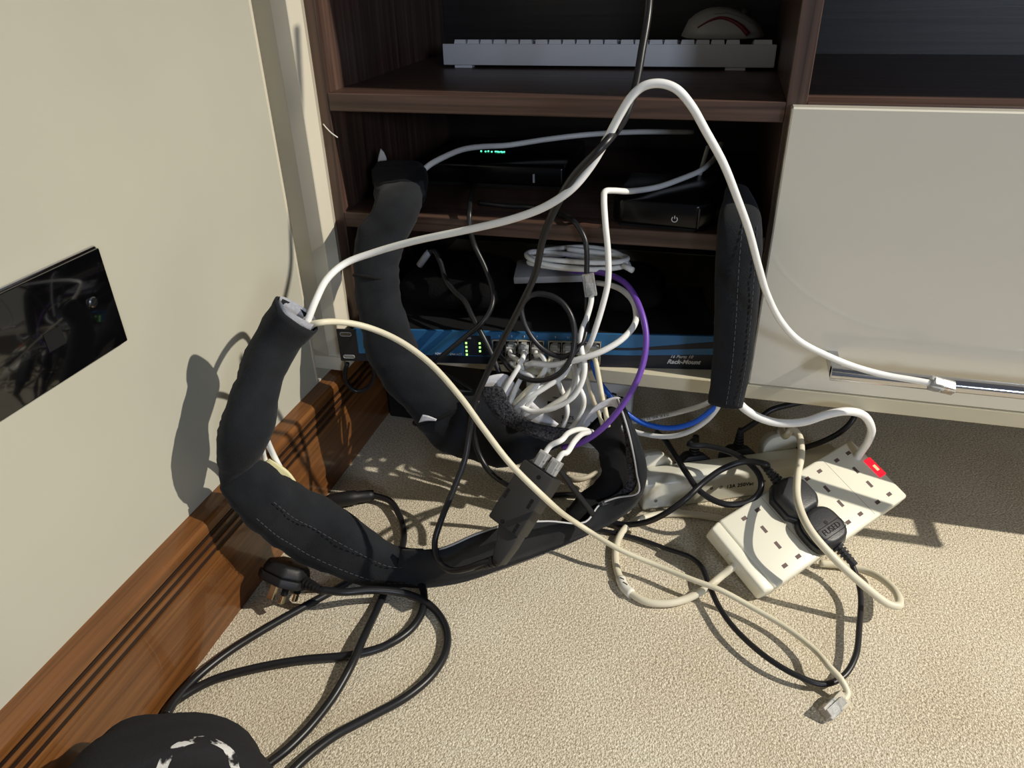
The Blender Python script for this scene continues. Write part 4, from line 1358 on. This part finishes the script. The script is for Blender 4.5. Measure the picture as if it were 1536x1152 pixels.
ea = empty('ethernet_cable', 'long white cable arching high across the shelves, clear plug at the drawer handle', 'cable', (0.4, -0.15, 0.4))
EI = Matrix.Translation((-0.4, 0.15, -0.4))
pts = [(0.0755, -0.2700, 0.2997), (0.0872, -0.2600, 0.3203), (0.0920, -0.2460, 0.3369), (0.0929, -0.2220, 0.3481), (0.1015, -0.2000, 0.3555), (0.1267, -0.1900, 0.3642), (0.1682, -0.1900, 0.3781), (0.2230, -0.1980, 0.3948), (0.2679, -0.2060, 0.4101), (0.2980, -0.2120, 0.4244), (0.3188, -0.2120, 0.4396), (0.3322, -0.2080, 0.4561), (0.3433, -0.2060, 0.4755), (0.3537, -0.2060, 0.4960), (0.3620, -0.2060, 0.5096), (0.3703, -0.2050, 0.5165), (0.3818, -0.2040, 0.5184), (0.3937, -0.2030, 0.5147), (0.4052, -0.2000, 0.5033), (0.4182, -0.1940, 0.4833), (0.4339, -0.1840, 0.4575), (0.4477, -0.1700, 0.4278), (0.4616, -0.1540, 0.3954), (0.4755, -0.1360, 0.3565), (0.4872, -0.1220, 0.3259), (0.5044, -0.1080, 0.2939), (0.5253, -0.0980, 0.2698), (0.5560, -0.0880, 0.2510), (0.5874, -0.0810, 0.2374), (0.6174, -0.0770, 0.2296), (0.6427, -0.0760, 0.2268), (0.6601, -0.0760, 0.2251)]
cord('cord', pts, 0.0033, M['white_c'], ea).matrix_basis = EI
n0 = Vector((0.6576, -0.0760, 0.2256))
n1 = Vector((0.6795, -0.0740, 0.2211))
pl = rj45(ea, n0, n1 - n0, (0, -0.6, 0.8), None, clear='clear', s=1.12)
pl.matrix_basis = EI @ pl.matrix_basis

eb = empty('ethernet_cable', 'long cream cable from the loop sleeve over the carpet to a grey booted plug', 'cable', (0.3, -0.25, 0.1))
EI = Matrix.Translation((-0.3, 0.25, -0.1))
pts = [(0.0747, -0.2680, 0.3014), (0.0865, -0.2590, 0.3158), (0.0995, -0.2580, 0.3206), (0.1107, -0.2400, 0.3140), (0.1296, -0.2220, 0.3013), (0.1561, -0.2160, 0.2871), (0.1864, -0.2200, 0.2689), (0.2203, -0.2360, 0.2458), (0.2470, -0.2520, 0.2241), (0.2757, -0.2660, 0.1993), (0.3079, -0.2700, 0.1695), (0.3257, -0.1627, 0.0480), (0.3689, -0.1722, 0.0320), (0.4140, -0.1784, 0.0220), (0.4538, -0.1914, 0.0220), (0.4816, -0.1995, 0.0220), (0.5157, -0.2109, 0.0160), (0.5478, -0.2282, 0.0140), (0.5719, -0.2520, 0.0160), (0.5825, -0.2726, 0.0200), (0.5921, -0.2838, 0.0180), (0.5974, -0.2924, 0.0120), (0.5942, -0.2989, 0.0100)]
cord('cord', pts, 0.0030, M['cream_c'], eb).matrix_basis = EI
n0 = Vector((0.5918, -0.2983, 0.0085))
n1 = Vector((0.5733, -0.3218, 0.0075))
pl = rj45(eb, n0, n1 - n0, (0.35, -0.35, 0.85), 'grey_c', 0.009, 'clear', 1.12)
pl.matrix_basis = EI @ pl.matrix_basis

cable('ethernet_cable', 'purple ethernet cable curving down from behind the white coil to the loop sleeve', [(0.2570, 0.0500, 0.2625), (0.2887, 0.0350, 0.2716), (0.3209, 0.0050, 0.2824), (0.3489, -0.0300, 0.2850), (0.3667, -0.0580, 0.2717), (0.3764, -0.0760, 0.2510), (0.3775, -0.0920, 0.2273), (0.3700, -0.1040, 0.2003), (0.3546, -0.1120, 0.1711), (0.3348, -0.1140, 0.1433), (0.3132, -0.1120, 0.1225), (0.2933, -0.1000, 0.1066)], 0.0033, M['purple_c'])
cable('ethernet_cable', 'blue ethernet cable sagging from the switch to the flat hanging sleeve', [swp(0.3126, -0.012, 0.010), (0.3151, -0.0400, 0.1884), (0.3238, -0.0520, 0.1755), (0.3372, -0.0600, 0.1621), (0.3579, -0.0640, 0.1429), (0.3810, -0.0640, 0.1296), (0.4109, -0.0620, 0.1262), (0.4362, -0.0600, 0.1360), (0.4541, -0.0580, 0.1543), (0.4652, -0.0560, 0.1713), (0.4662, -0.0550, 0.1931)], 0.0031, M['blue_c'])
PRN = cable('ethernet_cable', 'white printed cable running from the flat hanging sleeve back under the cabinet', [(0.4611, -0.0540, 0.1748), (0.4499, -0.0450, 0.1557), (0.4197, -0.0180, 0.1222), (0.3837, 0.0040, 0.0937), (0.3541, 0.0140, 0.0760), (0.3235, 0.0200, 0.0604)], 0.0030, M['white_c'])
cable('ethernet_cable', 'white cable sagging just below the blue cable beside the flat hanging sleeve', [(0.4639, -0.0600, 0.1769), (0.4603, -0.0580, 0.1578), (0.4494, -0.0520, 0.1346), (0.4301, -0.0460, 0.1122), (0.4075, -0.0400, 0.0991), (0.3793, -0.0320, 0.0934), (0.3561, -0.0220, 0.0914), (0.3314, -0.0100, 0.0830)], 0.0030, M['white_c'])
cable('white_cable', 'greyish white cable curved on the carpet behind the power injector', [(0.2460, -0.0086, 0.0050), (0.2743, -0.0217, 0.0050), (0.3031, -0.0225, 0.0050), (0.3261, 0.0054, 0.0050), (0.3440, 0.0522, 0.0050), (0.3568, 0.0992, 0.0050)], 0.0034, M['grey_c'])
cable('power_cable', 'black cable dropping behind the opened sleeve end to the power injector', [(0.1996, -0.1250, 0.1734), (0.1938, -0.1250, 0.1368), (0.1980, -0.1300, 0.1083), (0.2138, -0.1400, 0.0886), (0.2385, -0.1600, 0.0888), (0.2665, -0.1850, 0.1018)], 0.0034, M['black_c'])
cable('power_cable', 'black cable entering the open trough right of the power injector', [(0.2890, -0.1500, 0.1231), (0.3001, -0.1450, 0.1050), (0.3119, -0.1420, 0.0843), (0.3250, -0.1400, 0.0642), (0.3370, -0.1400, 0.0470)], 0.0034, M['black_c'])
cable('power_cable', 'black cable lying across the carpet behind the open trough', [(0.2502, -0.0733, 0.0050), (0.2866, -0.0606, 0.0050), (0.3154, -0.0525, 0.0050), (0.3379, -0.0317, 0.0050)], 0.0034, M['black_c'])
cable('power_cable', 'dark cable hanging in a small loop below the left rack ear', [(0.0077, -0.0600, 0.1632), (-0.0008, -0.0560, 0.1435), (-0.0019, -0.0500, 0.1242), (0.0085, -0.0450, 0.1136), (0.0232, -0.0420, 0.1208), (0.0347, -0.0450, 0.1418), (0.0367, -0.0500, 0.1612)], 0.0030, M['black_c'])
cable('power_cable', 'shiny black lead lying below the switch behind the hanging sleeve', [(0.1233, -0.0500, 0.1610), (0.1456, -0.0620, 0.1600), (0.1626, -0.0700, 0.1573), (0.1808, -0.0780, 0.1541), (0.1927, -0.0800, 0.1457)], 0.0028, M['black_c'])

# cables on and below the middle shelf
cable('power_cable', 'black cable falling from the middle shelf and curling across the blue panel', [(0.1266, 0.1271, 0.3450), (0.1523, 0.0300, 0.3544), (0.1619, -0.0060, 0.3497), (0.1643, -0.0140, 0.3336), (0.1689, -0.0140, 0.3131), (0.1818, -0.0200, 0.2902), (0.1934, -0.0320, 0.2694), (0.1975, -0.0480, 0.2549), (0.1898, -0.0620, 0.2395), (0.1695, -0.0720, 0.2217), (0.1474, -0.0780, 0.2023), (0.1321, -0.0800, 0.1883), (0.1219, -0.0780, 0.1761)], 0.0030, M['black_c'])
ds = empty('power_lead', 'black lead with a loose silvery barrel tip hanging left of the switch lights', 'cable', (0.15, 0, 0.25))
DI = Matrix.Translation((-0.15, 0, -0.25))
a_, b_ = Vector((0.0877, 0.0100, 0.2734)), Vector((0.1024, 0.0100, 0.2926))
MB().tube([a_, a_.lerp(b_, 0.8), b_], [0.0042, 0.0042, 0.0034], 14).build('barrel_tip', M['hub'], ds, smooth=True).matrix_basis = DI
cord('flex', [(0.1014, 0.0100, 0.2908), (0.1086, 0.0100, 0.2939), (0.1176, 0.0040, 0.2831), (0.1290, -0.0120, 0.2679), (0.1457, -0.0280, 0.2586), (0.1624, -0.0420, 0.2541), (0.1752, -0.0560, 0.2429), (0.1888, -0.0660, 0.2268), (0.2010, -0.0720, 0.2070), (0.2116, -0.0780, 0.1868), (0.2173, -0.0800, 0.1717)], 0.0032, M['black_c'], ds).matrix_basis = DI
bl = empty('ethernet_cable', 'black cable dropping from the shelf and looping round into the first switch port', 'cable', (0.25, -0.05, 0.25))
BLI = Matrix.Translation((-0.25, 0.05, -0.25))
pts = [(0.1535, 0.0566, 0.3420), (0.1910, 0.0494, 0.3420), (0.2238, 0.0499, 0.3420), (0.2575, 0.0288, 0.3430), (0.2866, -0.0100, 0.3444), (0.2992, -0.0200, 0.3287), (0.3035, -0.0300, 0.2876), (0.3082, -0.0520, 0.2571), (0.3100, -0.0720, 0.2382), (0.3053, -0.0820, 0.2287), (0.2951, -0.0860, 0.2205), (0.2824, -0.0860, 0.2182), (0.2665, -0.0860, 0.2248), (0.2525, -0.0840, 0.2380), (0.2427, -0.0800, 0.2554), (0.2399, -0.0740, 0.2701), (0.2491, -0.0680, 0.2803), (0.2658, -0.0660, 0.2817), (0.2826, -0.0680, 0.2754), (0.2950, -0.0740, 0.2618), (0.3006, -0.0820, 0.2420), (0.2985, -0.0920, 0.2199), (0.2865, -0.0980, 0.2025), (0.2669, -0.0980, 0.1916), (0.2446, -0.0920, 0.1889), (0.2265, -0.0820, 0.1934), (0.2153, -0.0700, 0.1971), swp(PXS[0], -0.016, 0.024)]
cord('cord', pts, 0.0031, M['black_c'], bl).matrix_basis = BLI
pl = rj45(bl, Vector(swp(PXS[0], -0.0150, 0.027)), Vector(RM.col[1][:3]), (0, 0, 1), 'blackp', 0.008, 'charp')
pl.matrix_basis = BLI @ pl.matrix_basis
cable('ethernet_cable', 'white cable leaving the hanging sleeve and running back over the router', [(0.0836, 0.0520, 0.3774), (0.0905, 0.0650, 0.3834), (0.1011, 0.0900, 0.3877), (0.1159, 0.1200, 0.3905), (0.1338, 0.1400, 0.3901), (0.1595, 0.1700, 0.3862), (0.2069, 0.2000, 0.3891), (0.2573, 0.2200, 0.3926), (0.3161, 0.2500, 0.3918), (0.3946, 0.2800, 0.3881)], 0.0036, M['white_c'])
cable('white_cable', 'short pale lead rising behind the set top box', [(0.4082, 0.1000, 0.3565), (0.4112, 0.1300, 0.3670), (0.4143, 0.1600, 0.3792), (0.4171, 0.1800, 0.3910)], 0.0026, M['white_c'])

DIN = Vector(RM.col[1][:3])
GRP = None


def patch(label, col, row, pts, m='white_c', r=0.0029, boot=None, clear='frost'):
    e = empty('patch_cable', label, 'cable', (0.25, -0.06, 0.15))
    inv = Matrix.Translation((-0.25, 0.06, -0.15))
    z = 0.027 if row == 0 else 0.0118
    P0 = [swp(PXS[col], -0.008, z), swp(PXS[col], -0.0220, z - 0.0015)]
    cord('cord', P0 + pts, r, M[m], e).matrix_basis = inv
    q = rj45(e, Vector(swp(PXS[col], -0.0155, z)), DIN, (0, 0, 1), boot, 0.006, clear)
    q.matrix_basis = inv @ q.matrix_basis
    return e


patch('white patch cable in the second upper port from the left', 1, 0, [(0.2345, -0.0700, 0.1967), (0.2406, -0.0820, 0.1890), (0.2366, -0.0920, 0.1765), (0.2307, -0.0980, 0.1597), (0.2230, -0.0980, 0.1404)])
patch('white patch cable in the third upper port, crossing steeply down left to the velcro', 2, 0, [(0.2420, -0.0740, 0.2100), (0.2387, -0.0860, 0.2013), (0.2311, -0.0940, 0.1875), (0.2223, -0.0980, 0.1711), (0.2156, -0.0960, 0.1528)])
patch('white patch cable looping out wide to the right and up behind the coil', 2, 1, [(0.2530, -0.0780, 0.2013), (0.2779, -0.0860, 0.2068), (0.3073, -0.0920, 0.2201), (0.3333, -0.0880, 0.2316), (0.3527, -0.0760, 0.2430), (0.3628, -0.0580, 0.2539), (0.3587, -0.0340, 0.2636), (0.3447, -0.0060, 0.2659), (0.3274, 0.0200, 0.2620), (0.3046, 0.0400, 0.2563)], r=0.0034)
patch('white patch cable in the fourth upper port of the left block', 3, 0, [(0.2601, -0.0680, 0.2072), (0.2682, -0.0800, 0.2025), (0.2651, -0.0900, 0.1912), (0.2537, -0.0980, 0.1734), (0.2416, -0.0980, 0.1521), (0.2338, -0.0940, 0.1321)])
patch('white patch cable in the lower port under the second upper one', 1, 1, [(0.2268, -0.0740, 0.1953), (0.2390, -0.0820, 0.1914), (0.2558, -0.0900, 0.1892), (0.2613, -0.0940, 0.1773), (0.2523, -0.0960, 0.1596), (0.2420, -0.0940, 0.1388)])
patch('cream patch cable in the first upper port of the right block', 4, 0, [(0.2730, -0.0740, 0.2084), (0.2687, -0.0820, 0.1993), (0.2609, -0.0920, 0.1883), (0.2483, -0.0980, 0.1744), (0.2338, -0.0980, 0.1565)], m='cream_c')
patch('white patch cable in the second upper port of the right block', 5, 0, [(0.2941, -0.0720, 0.2038), (0.2898, -0.0840, 0.1943), (0.2721, -0.0940, 0.1822), (0.2526, -0.1000, 0.1682), (0.2360, -0.0980, 0.1514)], r=0.0031)
patch('white patch cable in the first lower port of the right block', 4, 1, [(0.2808, -0.0700, 0.1943), (0.2787, -0.0820, 0.1867), (0.2639, -0.0920, 0.1783), (0.2465, -0.0980, 0.1636), (0.2314, -0.0960, 0.1441)], r=0.0031)
patch('white patch cable in the second lower port of the right block, sweeping left', 5, 1, [(0.2977, -0.0660, 0.1959), (0.3007, -0.0760, 0.1826), (0.2936, -0.0860, 0.1698), (0.2748, -0.0920, 0.1549), (0.2563, -0.0940, 0.1408), (0.2437, -0.0920, 0.1285)], r=0.0031)
patch('white patch cable dropping straight past the middle of the printed carton', 3, 1, [(0.2650, -0.0620, 0.1881), (0.2790, -0.0680, 0.1754), (0.2878, -0.0720, 0.1591), (0.2928, -0.0760, 0.1421), (0.2902, -0.0780, 0.1263), (0.2836, -0.0800, 0.1135)])
patch('white patch cable bowing out to the right over the printed carton', 6, 1, [(0.2994, -0.0520, 0.1797), (0.3027, -0.0600, 0.1685), (0.3103, -0.0660, 0.1549), (0.3084, -0.0700, 0.1369), (0.2984, -0.0740, 0.1193), (0.2889, -0.0780, 0.1092)])
patch('thin grey white patch cable slanting into the mouth of the loop sleeve', 7, 1, [(0.3088, -0.0480, 0.1822), (0.3146, -0.0560, 0.1659), (0.3222, -0.0660, 0.1519), (0.3306, -0.0780, 0.1432), (0.3369, -0.0860, 0.1327)], m='grey_c', r=0.0026)
patch('cream patch cable with a cream boot in the last upper port', 7, 0, [(0.3221, -0.0620, 0.2018), (0.3267, -0.0680, 0.1866), (0.3325, -0.0760, 0.1673), (0.3380, -0.0840, 0.1533), (0.3425, -0.0880, 0.1348)], m='cream_c', boot='cream_c')
patch('white cable rising from the switch over the shelf edge to the set top box', 6, 0, [(0.3145, -0.0660, 0.2258), (0.3208, -0.0680, 0.2463), (0.3270, -0.0620, 0.2729), (0.3308, -0.0560, 0.2986), (0.3287, -0.0500, 0.3277), (0.3237, -0.0440, 0.3581), (0.3193, -0.0300, 0.3800), (0.3184, -0.0160, 0.3838), (0.3256, -0.0060, 0.3822), (0.3393, 0.0120, 0.3772), (0.3671, 0.0500, 0.3727), (0.3906, 0.0850, 0.3737), (0.4129, 0.1250, 0.3755), (0.4274, 0.1650, 0.3817), (0.4328, 0.2000, 0.3913)], r=0.0033)

lr = empty('ethernet_cable', 'white cable with a loose clear plug standing up in front of the coil', 'cable', (0.3, -0.06, 0.2))
LI = Matrix.Translation((-0.3, 0.06, -0.2))
n0, n1 = Vector((0.3118, -0.0460, 0.2757)), Vector((0.3056, -0.0400, 0.3018))
cord('cord', [tuple(n0.lerp(n1, 0.3)), (0.3121, -0.0470, 0.2722), (0.3097, -0.0560, 0.2558), (0.3058, -0.0700, 0.2417), (0.3083, -0.0820, 0.2274), (0.3138, -0.0900, 0.2140), (0.3130, -0.0960, 0.1970), (0.3034, -0.1020, 0.1770), (0.2805, -0.1040, 0.1603), (0.2560, -0.1020, 0.1521), (0.2393, -0.0980, 0.1545), (0.2284, -0.0940, 0.1424)], 0.0031, M['white_c'], lr).matrix_basis = LI
q = rj45(lr, n0, n1 - n0, (0.1, -1, 0.3), None, clear='clear', s=1.15)
q.matrix_basis = LI @ q.matrix_basis

co = empty('coiled_cable', 'coil of white cable lying on the pale grey slab above the switch', 'cable', (0.285, 0.045, 0.275))
pts = []
for i in range(58):
    a = i / 57 * 2 * math.pi * 3.3
    k = i / 57
    pts.append((-0.004 + (0.061 + 0.004 * math.sin(3 * k * 6)) * math.cos(a), (0.026 + 0.006 * math.sin(5 * k * 6)) * math.sin(a), 0.001 + 0.013 * k + 0.003 * math.sin(a * 1.5)))
cord('cord', pts, 0.0031, M['white_c'], co, k=4, floor=False)
MB().tube([(-0.004 + 0.056, -0.016, 0.010), (-0.004 + 0.068, -0.024, 0.008)], 0.0036, 10).build('cord_end', M['white_c'], co, smooth=True)



def cable_text(name, body, pts, size, r, m, start, gap=0.82):
    # letters printed along a cable, each facing the room
    P = spline(pts, 24)
    L = [0.0]
    for a, b in zip(P, P[1:]):
        L.append(L[-1] + (b - a).length)
    mb = MB()
    s = start
    for ch in body:
        if ch != ' ':
            i = max(j for j in range(len(L)) if L[j] <= s)
            i = min(i, len(P) - 2)
            t = (P[i + 1] - P[i]).normalized()
            nm = Vector((-0.05, -0.86, 0.5))
            nm = (nm - t * nm.dot(t)).normalized()
            mt = Matrix((t, nm.cross(t), nm)).transposed().to_4x4()
            mt.translation = P[i] + nm * (r + 0.0001)
            o = text('tmp', ch, size, mt, None, None, depth=0.0001)
            k = len(mb.v)
            mb.v += [tuple(mt @ v.co) for v in o.data.vertices]
            mb.f += [tuple(k + q for q in p.vertices) for p in o.data.polygons]
            me = o.data
            bpy.data.objects.remove(o, do_unlink=True)
            bpy.data.meshes.remove(me)
        s += size * (gap if ch not in ' -' else 0.5)
    return mb.build(name, m, None)


tx = cable_text('printed_text', 'er - Cat5E LAN CABLE', [(0.3235, 0.0200, 0.0604), (0.3541, 0.0140, 0.0760), (0.3837, 0.0040, 0.0937), (0.4197, -0.0180, 0.1222), (0.4499, -0.0450, 0.1557)], 0.0044, 0.0030, M['ink_g'], 0.045)
tx.parent = PRN
# ================================================================== KNEE IN THE CORNER
kn = MB()
path = [(0.058, -0.506, 0.062), (0.059, -0.510, 0.062), (0.062, -0.520, 0.062), (0.072, -0.538, 0.062), (0.094, -0.568, 0.066), (0.128, -0.60, 0.070), (0.165, -0.635, 0.076), (0.205, -0.68, 0.084)]
rad = [0.006, 0.030, 0.052, 0.068, 0.080, 0.086, 0.090, 0.096]
P = spline(path, 8)
R_ = [v.x for v in spline([(t, i * 0.01, 0) for i, t in enumerate(rad)], 8)]
kn.tube(P, R_, 36)
for i, v in enumerate(kn.v):
    p = Vector(v)
    d = noise.noise(p * 16) * 0.007 - max(0.0, noise.noise(Vector((p.x * 22 - p.y * 30, p.z * 10, 3.0)))) * 0.012
    p.z += d
    p.x += d * 0.6
    if p.x < -0.0125:
        p.x = -0.0125
    if p.z < 0.0008:
        p.z = 0.0008
    kn.v[i] = tuple(p)
RINGS += [(0.142, -0.566, 0.140, 0.024, 0.0035), (0.215, -0.580, 0.11, 0.052, 0.003)]
k_ = kn.build('clothing', print_mat(), None, smooth=True)
tag(k_, 'dark knee of clothing with flaky white print in the bottom left corner', 'clothing')

# repeats of a kind share a group
for kind, grp in (('patch_cable', 'patch cables plugged into the switch'), ('mains_plug', 'mains plugs on the carpet'), ('cable_sleeve', 'black cable sleeves'),
                  ('extension_socket', 'extension sockets on the carpet'), ('fabric_pouch', 'fabric pouches on the switch'), ('power_cable', 'black power cables'), ('ethernet_cable', 'loose ethernet cables')):
    for o in SC.objects:
        if o.parent is None and o.name.split('.')[0] == kind:
            o['group'] = grp
